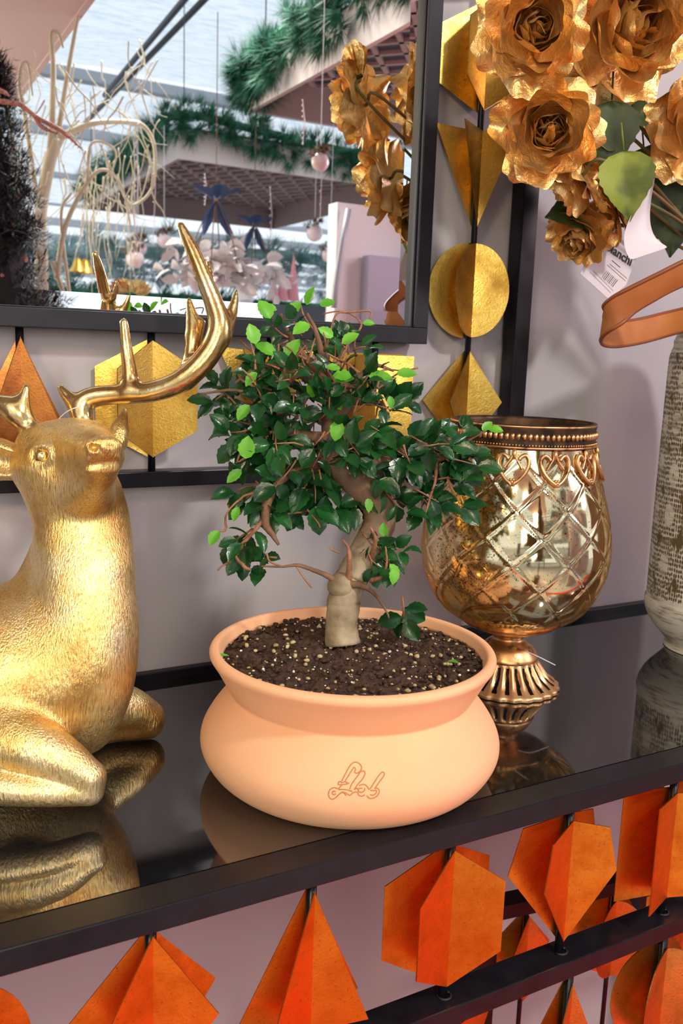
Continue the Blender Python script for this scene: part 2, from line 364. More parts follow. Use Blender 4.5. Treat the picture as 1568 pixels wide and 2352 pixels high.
for x in (0.448, 0.588, 0.731):
    b = MB(); b.tube([(x+math.cos(a)*0.006, FY+math.sin(a)*0.006, 0.6718) for a in np.linspace(0, 6.2832, 14)], 0.0014, 6)
    b.build('weld_bead', m_steel2, tab, smooth=True)
nest = thing('nested_side_table', (0.8, -0.2, 0), 'smaller black side table with folded gold ornaments standing under the console', 'table')
n0 = np.array([0.64, -0.247, 0.6]); n1 = np.array([1.06, -0.309, 0.6]); nd = (n1-n0)/np.linalg.norm(n1-n0)
b = MB(); b.bar(n0+[0,0,-0.009], n1+[0,0,-0.009], 0.026, 0.018); b.build('top_rail', m_steel, nest)
for t in (n0, n1):
    b = MB(); b.bar((t[0], t[1], 0), (t[0], t[1], 0.582), 0.026, 0.026, up=(0,1,0)); b.build('leg', m_steel, nest)
b = MB(); b.bar(n0+[0,0,-0.30], n1+[0,0,-0.30], 0.022, 0.018); b.build('lower_rail', m_steel, nest)
for t, k in ((0.06,'diamond'),(0.19,'circle'),(0.31,'hexagon')):
    p = n0+nd*t
    ornament(k, p[0], p[1], 0.515, nest, m_leafgold, w=0.048, h=0.055, rot=math.atan2(nd[1], nd[0])); rod(nest, [(p[0], p[1], 0.31), (p[0], p[1], 0.585)], 0.003)
# ------------------------------------------------------------------ SDF tools (deer)
class SDF:
    def __init__(s, lo, hi, h):
        s.lo = np.array(lo, float); s.h = h; s.n = np.ceil((np.array(hi)-s.lo)/h).astype(int)+1
        ax = [s.lo[i]+h*np.arange(s.n[i]) for i in range(3)]
        s.X, s.Y, s.Z = np.meshgrid(*ax, indexing='ij'); s.d = np.full(s.X.shape, 10.0)
    def smin(s, e, k):
        hh = np.clip(0.5+0.5*(s.d-e)/k, 0, 1); s.d = s.d*(1-hh)+e*hh-k*hh*(1-hh)
    def sub(s, e, k):
        e = -e; hh = np.clip(0.5-0.5*(s.d-e)/k, 0, 1); s.d = s.d*(1-hh)+e*hh+k*hh*(1-hh)
    def cap(s, a, b, ra, rb, flat=None):
        a = np.array(a); b = np.array(b); ab = b-a; L2 = ab@ab+1e-12
        px, py, pz = s.X-a[0], s.Y-a[1], s.Z-a[2]
        t = np.clip((px*ab[0]+py*ab[1]+pz*ab[2])/L2, 0, 1)
        dx, dy, dz = px-t*ab[0], py-t*ab[1], pz-t*ab[2]
        return np.sqrt(dx*dx+dy*dy+dz*dz)-(ra+(rb-ra)*t)
    def ell(s, c, r, R=None):
        q = np.stack([s.X-c[0], s.Y-c[1], s.Z-c[2]], -1)
        if R is not None: q = q @ np.array(R)
        r = np.array(r); k0 = np.sqrt(((q/r)**2).sum(-1)); k1 = np.sqrt(((q/(r*r))**2).sum(-1))+1e-9
        return k0*(k0-1)/k1
    def chain(s, pts, rad, k):
        pts = np.array(pts); pad = max(rad)+2.5*k+2*s.h
        lo = np.clip(((pts.min(0)-pad-s.lo)/s.h).astype(int), 0, s.n-1); hi = np.clip(((pts.max(0)+pad-s.lo)/s.h).astype(int)+2, 1, s.n)
        sl = tuple(slice(lo[i], hi[i]) for i in range(3)); v = SDFView(s.X[sl], s.Y[sl], s.Z[sl]); e = None
        for i in range(len(pts)-1):
            q = v.cap(pts[i], pts[i+1], rad[i], rad[i+1]); e = q if e is None else np.minimum(e, q)
        d = s.d[sl]; hh = np.clip(0.5+0.5*(d-e)/k, 0, 1); s.d[sl] = d*(1-hh)+e*hh-k*hh*(1-hh)
    def mesh(s):
        d = s.d; sg = d < 0; n = s.n; lo = s.lo; h = s.h
        acc = np.zeros((n[0]-1, n[1]-1, n[2]-1, 3)); cnt = np.zeros((n[0]-1, n[1]-1, n[2]-1))
        def sl(o): return tuple(slice(o[i], n[i]-1+o[i]) for i in range(3))
        cs = [(i,j,k) for i in (0,1) for j in (0,1) for k in (0,1)]
        for c0 in cs:
            for ax in range(3):
                if c0[ax]: continue
                c1 = list(c0); c1[ax] = 1; A = d[sl(c0)]; B = d[sl(c1)]; m = (A < 0) != (B < 0)
                t = np.where(m, A/np.where(m, A-B, 1), 0)
                for i in range(3):
                    acc[..., i] += np.where(m, c0[i]+(t if i == ax else 0), 0)
                cnt += m
        act = cnt > 0; idx = -np.ones(act.shape, int); idx[act] = np.arange(act.sum())
        g = np.argwhere(act); V = lo+h*(g+acc[act]/cnt[act][:, None]); F = []
        for ax in range(3):
            o1, o2 = [(1,2),(2,0),(0,1)][ax]
            S0 = [slice(0, n[i]) for i in range(3)]; S1 = list(S0)
            S0[ax] = slice(0, n[ax]-1); S1[ax] = slice(1, n[ax])
            A = sg[tuple(S0)]; B = sg[tuple(S1)]; m = A != B
            e = np.argwhere(m); ok = (e[:, o1] > 0) & (e[:, o2] > 0) & (e[:, o1] < n[o1]-1) & (e[:, o2] < n[o2]-1); e = e[ok]
            flip = A[tuple(e.T)]
            def ID(a, b2):
                q = e.copy(); q[:, o1] -= a; q[:, o2] -= b2; return idx[tuple(q.T)]
            Q = np.stack([ID(1,1), ID(0,1), ID(0,0), ID(1,0)], 1)
            Q[~flip] = Q[~flip][:, ::-1]; F.append(Q)
        return V, np.concatenate(F)
class SDFView:
    cap = SDF.cap
    def __init__(s, X, Y, Z): s.X, s.Y, s.Z = X, Y, Z
m_deer = mat('antique_gold_resin', (0.80,0.60,0.27), 0.30, 0.92)
v = coords(m_deer, (1,1,0.16)); fur = noise(m_deer, v, 620, 3, 0.6)
v2 = coords(m_deer); big = noise(m_deer, v2, 13, 5, 0.6); sm = noise(m_deer, v2, 90, 5, 0.7)
c = ramp(m_deer, big, [(0.36, (0.55,0.30,0.09)), (0.50, (0.84,0.60,0.23)), (0.66, (0.90,0.76,0.46))])
c = mixc(m_deer, ramp(m_deer, sm, [(0.63, (0,0,0)), (0.70, (0.8,)*3)]), c, (0.72,0.22,0.04))
c = mixc(m_deer, ramp(m_deer, fur, [(0.36, (0.6,)*3), (0.46, (0,0,0))]), c, (0.42,0.24,0.07))
L(m_deer, c, P_(m_deer).inputs['Base Color'])
L(m_deer, ramp(m_deer, sm, [(0.3, (0.22,)*3), (0.7, (0.42,)*3)]), P_(m_deer).inputs['Roughness'])
bump(m_deer, fur, 0.55, 0.0022)
m_antler = mat('polished_gold_resin', (0.80,0.58,0.27), 0.22, 0.95)
v2 = coords(m_antler); big = noise(m_antler, v2, 16, 4, 0.6)
L(m_antler, ramp(m_antler, big, [(0.35, (0.55,0.30,0.10)), (0.55, (0.82,0.62,0.28)), (0.7, (0.88,0.78,0.52))]), P_(m_antler).inputs['Base Color'])
bump(m_antler, noise(m_antler, v2, 60, 4), 0.3, 0.002)
#DEER
D0 = 0.83
def dp(px, py, d=0.0): return at(px, py, D0+d)
S = 1/2470.0   # metres per pixel at deer depth
deer = thing('reindeer_sculpture', (0.07, -0.22, TZ), 'lying golden reindeer sculpture with antlers at the left of the glass table', 'sculpture')
g = SDF((-0.19, -0.46, TZ-0.004), (0.36, -0.06, 1.235), 0.0025)
def sc(P, n=5): 
    q = catmull(np.array([list(dp(*p[:3]))+[p[3]*S] for p in P]), n); return q[:, :3], q[:, 3]
g.chain(*sc([(-190,1640,0.03,270),(-70,1605,0.015,262),(30,1570,0.0,215),(110,1560,0.0,150)]), 0.02)
g.chain(*sc([(192,1690,-0.012,34),(190,1640,-0.018,84),(196,1560,-0.02,108),(202,1460,-0.018,112),(198,1360,-0.012,109),(188,1260,-0.004,104),(175,1170,0.0,98),(160,1100,0.0,92)]), 0.025)
g.chain(*sc([(70,1520,0.0,150),(115,1400,0.015,105),(140,1300,0.02,80)]), 0.02)
# folded near foreleg: upper arm forward, shin tucked back underneath
g.chain(*sc([(-60,1655,-0.055,92),(30,1702,-0.075,72),(130,1742,-0.080,53),(203,1786,-0.078,36)]), 0.010)
g.chain(*sc([(204,1818,-0.078,29),(100,1818,-0.092,31),(-20,1808,-0.098,36),(-150,1800,-0.098,42)]), 0.003)
g.chain(*sc([(205,1786,-0.078,32),(210,1818,-0.078,24)]), 0.004)
# far foreleg
g.chain(*sc([(215,1612,0.05,62),(290,1625,0.07,54),(340,1646,0.082,42)]), 0.012)
g.chain(*sc([(342,1664,0.082,36),(260,1668,0.072,38),(180,1676,0.05,40)]), 0.005)
# head
g.smin(g.ell(dp(132,1072,0.0), (0.042, 0.046, 0.034)), 0.014)
g.chain(*sc([(110,1040,-0.004,60),(165,1036,-0.016,68),(205,1040,-0.045,62),(236,1046,-0.074,45)]), 0.010)
g.chain(*sc([(150,1130,-0.004,84),(200,1120,-0.035,60),(228,1094,-0.064,33)]), 0.010)
g.chain(*sc([(205,1150,0.0,70),(225,1200,0.0,62),(230,1290,-0.01,60)]), 0.02)
g.smin(g.ell(dp(238,1026,-0.092), (0.0165, 0.009, 0.0095)), 0.004)
g.smin(g.cap(dp(208,1079,-0.088), dp(262,1074,-0.081), 0.0052, 0.0050), 0.003)
g.smin(g.cap(dp(208,1055,-0.0935), dp(266,1050,-0.087), 0.0050, 0.0048), 0.003)
g.sub(g.cap(dp(196,1069,-0.096), dp(276,1062,-0.088), 0.0032, 0.0032), 0.0015)
for q in ((217,1029), (258,1025)): g.sub(g.ell(dp(q[0],q[1],-0.102), (0.0042, 0.008, 0.0030)), 0.0015)
g.sub(g.ell(dp(97,1048,-0.050), (0.0125, 0.010, 0.0095)), 0.007)
for r0_, th0, th1 in ((25, 195, 350), (23, 20, 160)):
    g.chain(*sc([(97+r0_*math.cos(math.radians(a)), 1046+r0_*0.85*math.sin(math.radians(a)), -0.042-0.004*math.cos(math.radians(a)), 8.5) for a in np.linspace(th0, th1, 6)], 2), 0.004)
g.chain(*sc([(75,1012,-0.012,26),(150,1000,-0.014,30),(225,1003,-0.03,26)]), 0.014)
dv, df = g.mesh(); dv[:, 2] = np.maximum(dv[:, 2], TZ+0.0002)
body = mk('body', dv, df, m_deer, deer, smooth=True)
sm_ = body.modifiers.new('smooth', 'SMOOTH'); sm_.factor = 0.5; sm_.iterations = 2
b = MB(); b.sphere(dp(97,1048,-0.037), 0.0084, 20, 14); b.build('eye', m_antler, deer, smooth=True)
def ear(pts, rad, hollow):
    pts = [dp(*p) for p in pts]; P = np.array(pts)
    gg = SDF(P.min(0)-0.03, P.max(0)+0.03, 0.0016); gg.chain(pts, rad, 0.008)
    for (c0, c1, r0, r1) in hollow: gg.sub(gg.cap(dp(*c0), dp(*c1), r0, r1), 0.003)
    v_, f_ = gg.mesh(); o = mk('ear', v_, f_, m_deer, deer, smooth=True)
    s_ = o.modifiers.new('smooth', 'SMOOTH'); s_.factor = 0.5; s_.iterations = 3
ear([(72,1075,0.0), (35,1062,-0.005), (-5,1055,-0.005), (-60,1040,0.0), (-95,1020,0.005)], [0.009, 0.017, 0.020, 0.015, 0.004],
    [((30,1068,-0.022), (-60,1048,-0.020), 0.011, 0.013)])
ear([(252,1035,0.012), (268,1015,0.022), (276,985,0.028), (288,940,0.032)], [0.008, 0.0105, 0.009, 0.002],
    [((274,1012,0.006), (284,965,0.016), 0.006, 0.004)])
def antler(chains, lo_pad=0.03):
    A = np.array([dp(*p[:3]) for ch in chains for p in ch])
    gg = SDF(A.min(0)-lo_pad, A.max(0)+lo_pad, 0.0019)
    for ch in chains:
        P = catmull(np.array([list(dp(*p[:3]))+[p[3]*S] for p in ch]), 4)
        gg.chain([q[:3] for q in P], [q[3] for q in P], 0.008)
    v_, f_ = gg.mesh(); o = mk('antler', v_, f_, m_antler, deer, smooth=True)
    s_ = o.modifiers.new('smooth', 'SMOOTH'); s_.factor = 0.5; s_.iterations = 3
antler([[(192,986,0.0,33),(190,970,0.0,25),(190,930,0.0,26),(215,912,0.0,24),(280,905,0.0,22),(350,899,-0.005,24),(420,872,-0.01,26),(478,815,-0.01,27),(503,755,-0.01,26),(492,700,-0.01,22),(468,640,-0.01,19),(448,590,-0.01,17),(430,550,-0.01,14),(415,518,-0.01,9)],
        [(178,940,0.0,16),(155,910,0.0,14),(140,892,0.0,9)],
        [(300,895,0.0,22),(297,850,-0.002,17),(290,800,-0.004,14),(284,740,-0.004,10)],
        [(428,870,0.0,24),(438,820,0.004,18),(444,755,0.006,18),(434,690,0.008,7)],
        [(444,780,0.006,12),(463,742,0.008,9)],
        [(510,775,-0.005,19),(527,735,0.0,15),(538,695,0.004,10),(543,667,0.006,4)],
        [(484,680,0.0,12),(481,630,0.006,9),(478,602,0.008,5)]])
antler([[(78,1002,-0.01,30),(62,975,-0.01,24),(35,945,-0.012,30),(0,930,-0.012,24),(-60,930,-0.01,24),(-130,880,-0.01,24),(-160,800,-0.01,20),(-150,690,0,10)],
        [(45,950,-0.012,20),(54,915,-0.012,14),(60,890,-0.012,8)],
        [(-80,925,-0.01,18),(-85,850,-0.01,12),(-80,770,-0.01,8)]])
b = MB(); b.tube(catmull([dp(125,980,-0.01), dp(137,960,-0.02), dp(160,942,-0.03), dp(195,930,-0.03)], 6), 0.0005, 6); b.build('hanging_thread', m_thread, deer, smooth=True)
# ------------------------------------------------------------------ bonsai
PC = np.array([0.409, -0.306, TZ])
bon = thing('potted_bonsai', PC, 'small bonsai tree in a wide terracotta pot at the table front edge', 'bonsai')
prof = [(0.0,0.004),(0.098,0.004),(0.100,0.0),(0.116,0.0),(0.124,0.003),(0.134,0.012),(0.1410,0.024),(0.1430,0.034),(0.1410,0.045),(0.1340,0.058),(0.1250,0.070),(0.1170,0.0785),
        (0.1150,0.0815),(0.1180,0.0865),(0.1235,0.0965),(0.1290,0.1065),(0.1328,0.1125),(0.1350,0.1165),(0.1348,0.1200),(0.1325,0.1225),(0.1285,0.1230),(0.1262,0.1215),(0.1248,0.118),(0.1225,0.112),(0.1180,0.106),(0.0,0.104)]
prof_s = catmull(np.array(prof), 3)
b = MB(); b.lathe([tuple(p) for p in prof_s], PC, 128); b.build('pot', m_terra, bon, smooth=True)
# maker's mark
def pot_hit(px, py):
    d = ray(px, py)/FPX
    P = prof_s[9:50]; zz = P[:, 1]; rr = P[:, 0]
    t = 0.55
    for _ in range(3000):
        p = CAM+d*t; z = p[2]-TZ
        if 0 <= z <= 0.12:
            r = math.hypot(p[0]-PC[0], p[1]-PC[1])
            if r <= np.interp(z, zz, rr): return p
        t += 0.00015
    return None
strokes = [
 [(390,820),(450,700),(530,550),(600,465),(670,440),(740,470),(785,540),(770,600),(720,650),(680,660),(645,640),(665,590),(640,545),(600,590),(520,720),(460,810)],
 [(550,980),(590,880),(660,780),(720,700),(770,630),(830,620),(855,670),(800,780),(720,870),(640,980)],
 [(540,850),(480,880),(340,890),(315,865),(350,828),(400,850),(460,830),(500,860)],
 [(390,900),(320,970),(240,950),(160,985),(125,1060),(140,1140),(200,1180),(270,1150),(330,1090),(400,1040),(480,1060),(550,1105),(620,1050),(700,1040),(730,1100),(790,1120),(850,1095)],
 [(330,990),(440,985),(560,1010),(600,1030)], [(270,1030),(220,1020),(200,1055),(225,1090),(275,1070)],
 [(740,910),(790,890),(850,890),(900,930),(940,990)], [(800,960),(730,970),(725,1020),(780,1045),(840,1010),(850,960)],
 [(960,970),(1030,860),(1130,710),(1200,640),(1240,665),(1220,730),(1130,850),(1050,970)],
 [(1060,950),(1120,975),(1140,1030),(1100,1110),(1020,1160),(940,1160),(890,1110)], [(960,1000),(1020,1010),(1075,1000),(1080,1050),(1020,1100),(960,1090)],
 [(400,1040),(440,1060),(480,1110)], [(640,990),(690,960),(720,1000)]]
b = MB()
for s_ in strokes:
    q = catmull(np.array(s_, float), 4); pts = [pot_hit(740+x/8.71, 1700+y/8.71) for x, y in q]
    pts = [p for p in pts if p is not None]
    if len(pts) > 2: b.tube(pts, 0.00055, 6)
if b.n: b.build('engraved_mark', m_terradark, bon, smooth=True)
# soil
NR, NA = 70, 180; V = []; F = []
for i in range(NR+1):
    r = 0.1248*i/NR
    for k in range(NA):
        a = 2*math.pi*k/NA; x, y = r*math.cos(a), r*math.sin(a)
        z = 0.1125+0.012*math.exp(-((x-0.0)**2+(y-0.035)**2)/(0.055**2)) - 0.004*(i/NR)**4
        z += 0.0055*mnoise.noise(Vector((x*60, y*60, 1)))+0.0035*mnoise.noise(Vector((x*160, y*160, 5)))+0.0022*mnoise.noise(Vector((x*420, y*420, 9)))
        V.append((PC[0]+x, PC[1]+y, PC[2]+z))
for i in range(NR):
    for k in range(NA):
        F.append((i*NA+k, (i+1)*NA+k, (i+1)*NA+(k+1)%NA, i*NA+(k+1)%NA))
soil = mk('soil', V, F, m_soil, bon, smooth=True)
def soilz(x, y): return PC[2]+0.1135+0.012*math.exp(-(x*x+(y-0.035)**2)/(0.055**2))
def lump(b, c, r, n=7, m=5):
    sc = [rnd.uniform(0.7,1.2), rnd.uniform(0.7,1.2), rnd.uniform(0.5,0.9)]
    V = []
    for i in range(m+1):
        t = math.pi*i/m
        for k in range(n):
            a = 2*math.pi*k/n+rnd.uniform(-0.2,0.2); q = r*rnd.uniform(0.8,1.15)
            V.append((c[0]+q*sc[0]*math.sin(t)*math.cos(a), c[1]+q*sc[1]*math.sin(t)*math.sin(a), c[2]+q*sc[2]*math.cos(t)))
    b.add(V, [(i*n+k, (i+1)*n+k, (i+1)*n+(k+1)%n, i*n+(k+1)%n) for i in range(m) for k in range(n)])
bp, bq, bs_ = MB(), MB(), MB()
def rdisk(R):
    r = R*math.sqrt(rnd.random()); a = rnd.uniform(0, 2*math.pi); return r*math.cos(a), r*math.sin(a)
for k in range(340):
    x, y = rdisk(0.119); lump(bp, (PC[0]+x, PC[1]+y, soilz(x,y)+0.0004), 0.0008+0.0022*rnd.random()**2.2)
for k in range(26):
    x, y = rdisk(0.116); lump(bq, (PC[0]+x, PC[1]+y, soilz(x,y)+0.001), rnd.uniform(0.0007, 0.0016))
for k in range(900):
    x, y = rdisk(0.121); lump(bs_, (PC[0]+x, PC[1]+y, soilz(x,y)-0.0005), rnd.uniform(0.0012, 0.0034), 6, 4)
for c0 in ((904,1498), (1238,1560), (1210,1512)): pass
for (px, py) in ((900,1492),(908,1496),(895,1497)):
    q = onZ(px, py, PC[2]+0.116); lump(bq, q, 0.0026)
tag(bp.build('soil_grit', m_peb, soil, smooth=True), kind='stuff'); tag(bq.build('perlite', m_perl, soil, smooth=True), kind='stuff')
tag(bs_.build('soil_crumbs', m_soil, soil, smooth=True), kind='stuff')
# trunk and branches, drawn in depth DB
DB = 0.852
SB = DB/FPX
def bpnt(px, py, d=0.0): return at(px, py, DB+d)
def limb(b, P, n=10, sub=5, wob=0.0):
    q = catmull(np.array([list(bpnt(p[0], p[1], p[2]))+[p[3]*SB*(0.85 if P[0][3] < 13 else 1.0)] for p in P]), sub)
    if wob:
        for i in range(len(q)): q[i, :3] += wob*np.array([mnoise.noise(Vector((i*0.9, j*7.7, 3))) for j in range(3)])
    b.tube(q[:, :3], q[:, 3]*1.0, n)
b = MB()
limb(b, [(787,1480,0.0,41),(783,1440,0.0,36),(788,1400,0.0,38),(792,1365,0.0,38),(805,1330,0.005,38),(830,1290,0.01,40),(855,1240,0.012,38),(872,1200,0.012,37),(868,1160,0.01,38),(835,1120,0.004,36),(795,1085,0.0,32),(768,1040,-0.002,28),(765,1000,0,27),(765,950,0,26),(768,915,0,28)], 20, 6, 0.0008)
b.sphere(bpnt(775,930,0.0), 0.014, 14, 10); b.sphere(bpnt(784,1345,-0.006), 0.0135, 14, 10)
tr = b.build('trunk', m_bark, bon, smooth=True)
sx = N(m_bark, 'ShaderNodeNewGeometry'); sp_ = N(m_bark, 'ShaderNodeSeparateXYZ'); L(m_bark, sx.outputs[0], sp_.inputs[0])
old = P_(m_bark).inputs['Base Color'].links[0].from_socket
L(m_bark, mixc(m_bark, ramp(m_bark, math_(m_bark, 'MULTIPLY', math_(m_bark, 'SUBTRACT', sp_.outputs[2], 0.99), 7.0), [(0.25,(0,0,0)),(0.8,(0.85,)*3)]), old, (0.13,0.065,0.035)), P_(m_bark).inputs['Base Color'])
dsp = tr.modifiers.new('knots', 'DISPLACE'); tx = bpy.data.textures.new('knots', 'CLOUDS'); tx.noise_scale = 0.012; dsp.texture = tx; dsp.strength = 0.0025; dsp.texture_coords = 'LOCAL'
limbs = [
 [(765,1000,0,24),(762,950,0,25),(768,905,0,25),(760,860,0.0,15),(740,815,-0.01,9),(725,760,-0.01,5),(705,720,-0.01,3)],
 [(770,900,0,16),(710,870,-0.02,10),(660,850,-0.03,7),(600,840,-0.03,5),(540,880,-0.03,3)],
 [(765,890,0,14),(700,820,0.0,8),(660,760,0.0,5),(645,720,0.0,3)],
 [(770,905,0,14),(820,870,0.0,8),(860,840,0.0,5),(905,852,0.0,2.5)],
 [(775,915,0,13),(840,925,0.01,7),(880,930,0.01,4),(860,1000,0.0,3)],
 [(800,1075,0,22),(850,1060,0.0,15),(910,1060,0.01,11),(970,1060,0.01,9),(1020,1050,0.0,7),(1060,1020,0.0,4),(1115,990,0.0,2.5)],
 [(1000,1055,0,7),(1000,1100,-0.01,4),(985,1150,-0.01,3),(975,1190,-0.01,2)],
 [(770,1010,0,20),(700,1000,-0.01,11),(630,980,-0.02,8),(560,900,-0.02,4),(460,905,-0.02,2.5)],
 [(765,1050,0,18),(700,1075,-0.01,11),(650,1100,-0.02,9),(615,1150,-0.02,11),(610,1200,-0.02,10),(622,1222,-0.02,8),(640,1252,-0.02,3)],
 [(612,1185,-0.02,7),(575,1230,-0.02,5),(540,1270,-0.02,3.5),(560,1300,-0.02,5),(575,1310,-0.02,4)],
 [(600,1130,-0.02,6),(560,1140,-0.02,3),(520,1180,-0.02,2.5),(518,1215,-0.02,3.5),(500,1222,-0.02,1.8)],
 [(780,1345,-0.01,12),(755,1325,-0.012,8),(720,1310,-0.015,6),(683,1298,-0.02,5),(650,1302,-0.02,3),(600,1300,-0.02,2.5)],
 [(790,1340,-0.012,11),(830,1345,-0.015,9),(860,1365,-0.02,5),(885,1400,-0.02,3),(893,1420,-0.02,2.5)],
 [(800,1335,-0.012,9),(802,1290,-0.02,7),(800,1260,-0.02,5),(788,1240,-0.02,3)],
 [(850,1335,-0.01,8),(880,1320,-0.015,5),(888,1290,-0.02,3),(885,1255,-0.02,2.5)],
 [(850,1290,0.0,9),(862,1240,-0.02,5),(850,1210,-0.02,3)],
 [(760,860,0,7),(800,790,0.0,4),(830,745,0.0,2.5),(790,715,0,2),(740,722,0,2)],
 [(560,1020,-0.02,4),(545,1060,-0.02,2.5),(575,1040,-0.02,3),(590,1010,-0.02,4),(640,985,-0.02,5)],
 [(750,1160,0,4),(700,1175,-0.01,3),(660,1180,-0.02,3)],
 [(855,1000,0,2.5),(862,960,0,2.5),(870,920,0,2.5),(875,880,0,2)],
]
for P in limbs:
    b = MB(); limb(b, P, 9, 5, 0.0006); b.build('branch', m_barkd if P[0][3] > 9 else m_twig, bon, smooth=True)
# leaves
def leafgeo(n=9):
    V = []; F = []
    prof_ = []
    for i in range(n+1):
        t = i/n; w = 0.32*math.sin(math.pi*min(1, t**0.82))**0.75 if 0 < t < 1 else 0.012
        if 0 < i < n: w *= (1.06 if i % 2 else 0.93)
        prof_.append((t, w))
    for (t, w) in prof_:
        z = -0.16*(t-0.5)**2*2
        V += [(-w, t, z+w*0.22), (-w*0.5, t, z+w*0.02), (0, t, z-0.03), (w*0.5, t, z+w*0.02), (w, t, z+w*0.22)]
    for i in range(n):
        for k in range(4): F.append((i*5+k, i*5+k+1, (i+1)*5+k+1, (i+1)*5+k))
    V = np.array(V); V[:, 1] += 0.12
    return V, F
LV, LF = leafgeo()
def frame(yaxis, zaxis):
    y = yaxis/np.linalg.norm(yaxis); z = zaxis-y*np.dot(zaxis, y)
    if np.linalg.norm(z) < 1e-4: z = np.cross(y, (1,0,0.3))
    z /= np.linalg.norm(z); x = np.cross(y, z); return np.stack([x, y, z], 1)
VIEW = RW @ np.array([0,0,-1.0]); RIGHT = RW @ np.array([1.0,0,0]); UP = RW @ np.array([0,1.0,0])
def rv(s=1.0): return np.array([rnd.gauss(0,s), rnd.gauss(0,s), rnd.gauss(0,s)])
dk, lt, tw = MB(), MB(), MB()
def leaf(b, p, d, up, size):
    R = frame(d, up); sc = np.array([rnd.uniform(0.85,1.2), 1.0, rnd.uniform(0.6,1.6)])*size
    b.add((LV*sc) @ R.T + p, LF)
def sprig(p, d, n, size, light=False, spread=0.5):
    """short twig with alternating leaves"""
    d = d/np.linalg.norm(d); pts = [p]; q = p.copy(); dd_ = d.copy()
    for i in range(n):
        dd_ = dd_+rv(0.18); dd_ /= np.linalg.norm(dd_); q = q+dd_*size*0.42; pts.append(q.copy())
        side = np.cross(dd_, -VIEW+rv(0.3)); side /= np.linalg.norm(side); side *= (1 if i % 2 else -1)
        ld = dd_*0.55+side*rnd.uniform(0.5,1.1)+rv(0.22)
        up = np.array([0,0,1.0])*rnd.uniform(0.4,1.1)-VIEW*rnd.uniform(0.3,1.0)+rv(0.35)
        leaf(lt if light else dk, q, ld, up, size*rnd.uniform(0.75,1.15))
    leaf(lt if light else dk, q, dd_+rv(0.2), np.array([0,0,0.7])-VIEW*0.7+rv(0.3), size*1.05)
    tw.tube(np.array(pts), np.linspace(0.0011, 0.0005, len(pts)), 5)
core = bpnt(760, 960)
#  cx, cy, rx, ry, sprigs, size(px), depth spread
CL = [(690,770,95,50,7,30,.035),(640,880,105,55,14,38,.05),(590,935,70,50,9,40,.04),(700,900,80,50,8,40,.05),(790,800,60,40,6,34,.04),(800,870,70,40,6,34,.04),(690,970,90,60,14,44,.05),(600,1000,75,60,12,44,.04),
      (545,990,35,60,5,42,.02),(640,1060,80,50,12,46,.04),(700,1120,70,35,8,52,.03),(590,1140,50,40,7,46,.03),(760,1000,60,60,6,40,.04),(830,1000,55,55,6,44,.03),(840,940,45,35,5,40,.03),(850,1080,45,30,5,46,.02),
      (810,1130,30,35,3,44,.015),(900,1050,50,45,8,46,.03),(960,1030,65,38,10,44,.03),(1030,1050,45,40,8,46,.02),(1060,1010,50,20,4,34,.02),(930,1100,40,30,4,44,.02),(985,1150,35,30,5,44,.015),(1035,1110,20,30,3,46,.01),
      (905,1150,30,20,3,42,.01),(560,1235,35,35,6,44,.02),(600,1290,25,20,3,42,.015),(850,1235,40,40,5,38,.02),(890,1270,30,30,4,36,.015),(840,1290,35,22,3,34,.015),(930,1400,20,12,2,44,.01),(655,1190,20,14,1,40,.01),(500,905,30,25,3,42,.015),
      (740,1060,60,40,6,44,.04),(765,950,45,45,6,40,-.03),(790,1050,40,40,4,44,-.03),(660,840,90,40,6,36,.04),(900,945,40,40,4,42,.02)]
for (cx, cy, rx, ry, n, sz, ds) in CL:
    for k in range(int(n*0.82+0.5)):
        a = rnd.uniform(0, 2*math.pi); r = math.sqrt(rnd.random())
        p = bpnt(cx+rx*0.8*r*math.cos(a), cy+ry*0.8*r*math.sin(a), rnd.uniform(-ds, ds) if ds > 0 else rnd.uniform(ds*1.4, ds*0.7))
        d = (p-core); d = d/(np.linalg.norm(d)+1e-6)*0.7+RIGHT*math.cos(a)*0.5-UP*math.sin(a)*0.4+rv(0.3)-np.array([0,0,0.25])
        sprig(p-d/np.linalg.norm(d)*sz*SB*0.8, d, rnd.choice((2,2,3)), sz*SB*1.22)
LTS = [(590,795,-20,-60,40),(640,815,-50,-30,46),(650,830,45,-60,48),(625,735,-20,-40,42),(655,725,35,-40,36),(700,705,20,-45,38),(730,700,60,-15,30),(715,740,-30,20,38),(780,790,35,-15,38),(770,775,-30,-10,34),
       (590,850,-20,20,34),(575,925,-15,30,38),(563,1060,0,-45,44),(558,1075,-40,25,38),(705,880,10,10,30),(778,960,0,35,40),(745,840,30,10,30),(760,870,70,0,40),(840,862,60,0,46),(812,862,-50,0,36),(1105,990,20,-10,30),(1120,985,50,0,28),
       (882,1235,0,-30,26),(895,1290,15,30,36),(905,1300,0,30,32),(548,1160,-20,40,30),(505,1215,-12,25,34),(895,905,5,40,26),(830,742,30,-6,24),(640,710,-45,-10,30),(905,855,60,10,40),(845,1140,0,30,28),(770,905,5,30,30)]
for (px, py, dx, dy, sz) in LTS:
    p = bpnt(px, py, rnd.uniform(-0.05,-0.02)); d = RIGHT*dx-UP*dy; 
    leaf(lt, p, d+rv(5), np.array([0,0,0.6])-VIEW+rv(0.2), sz*SB*1.15)
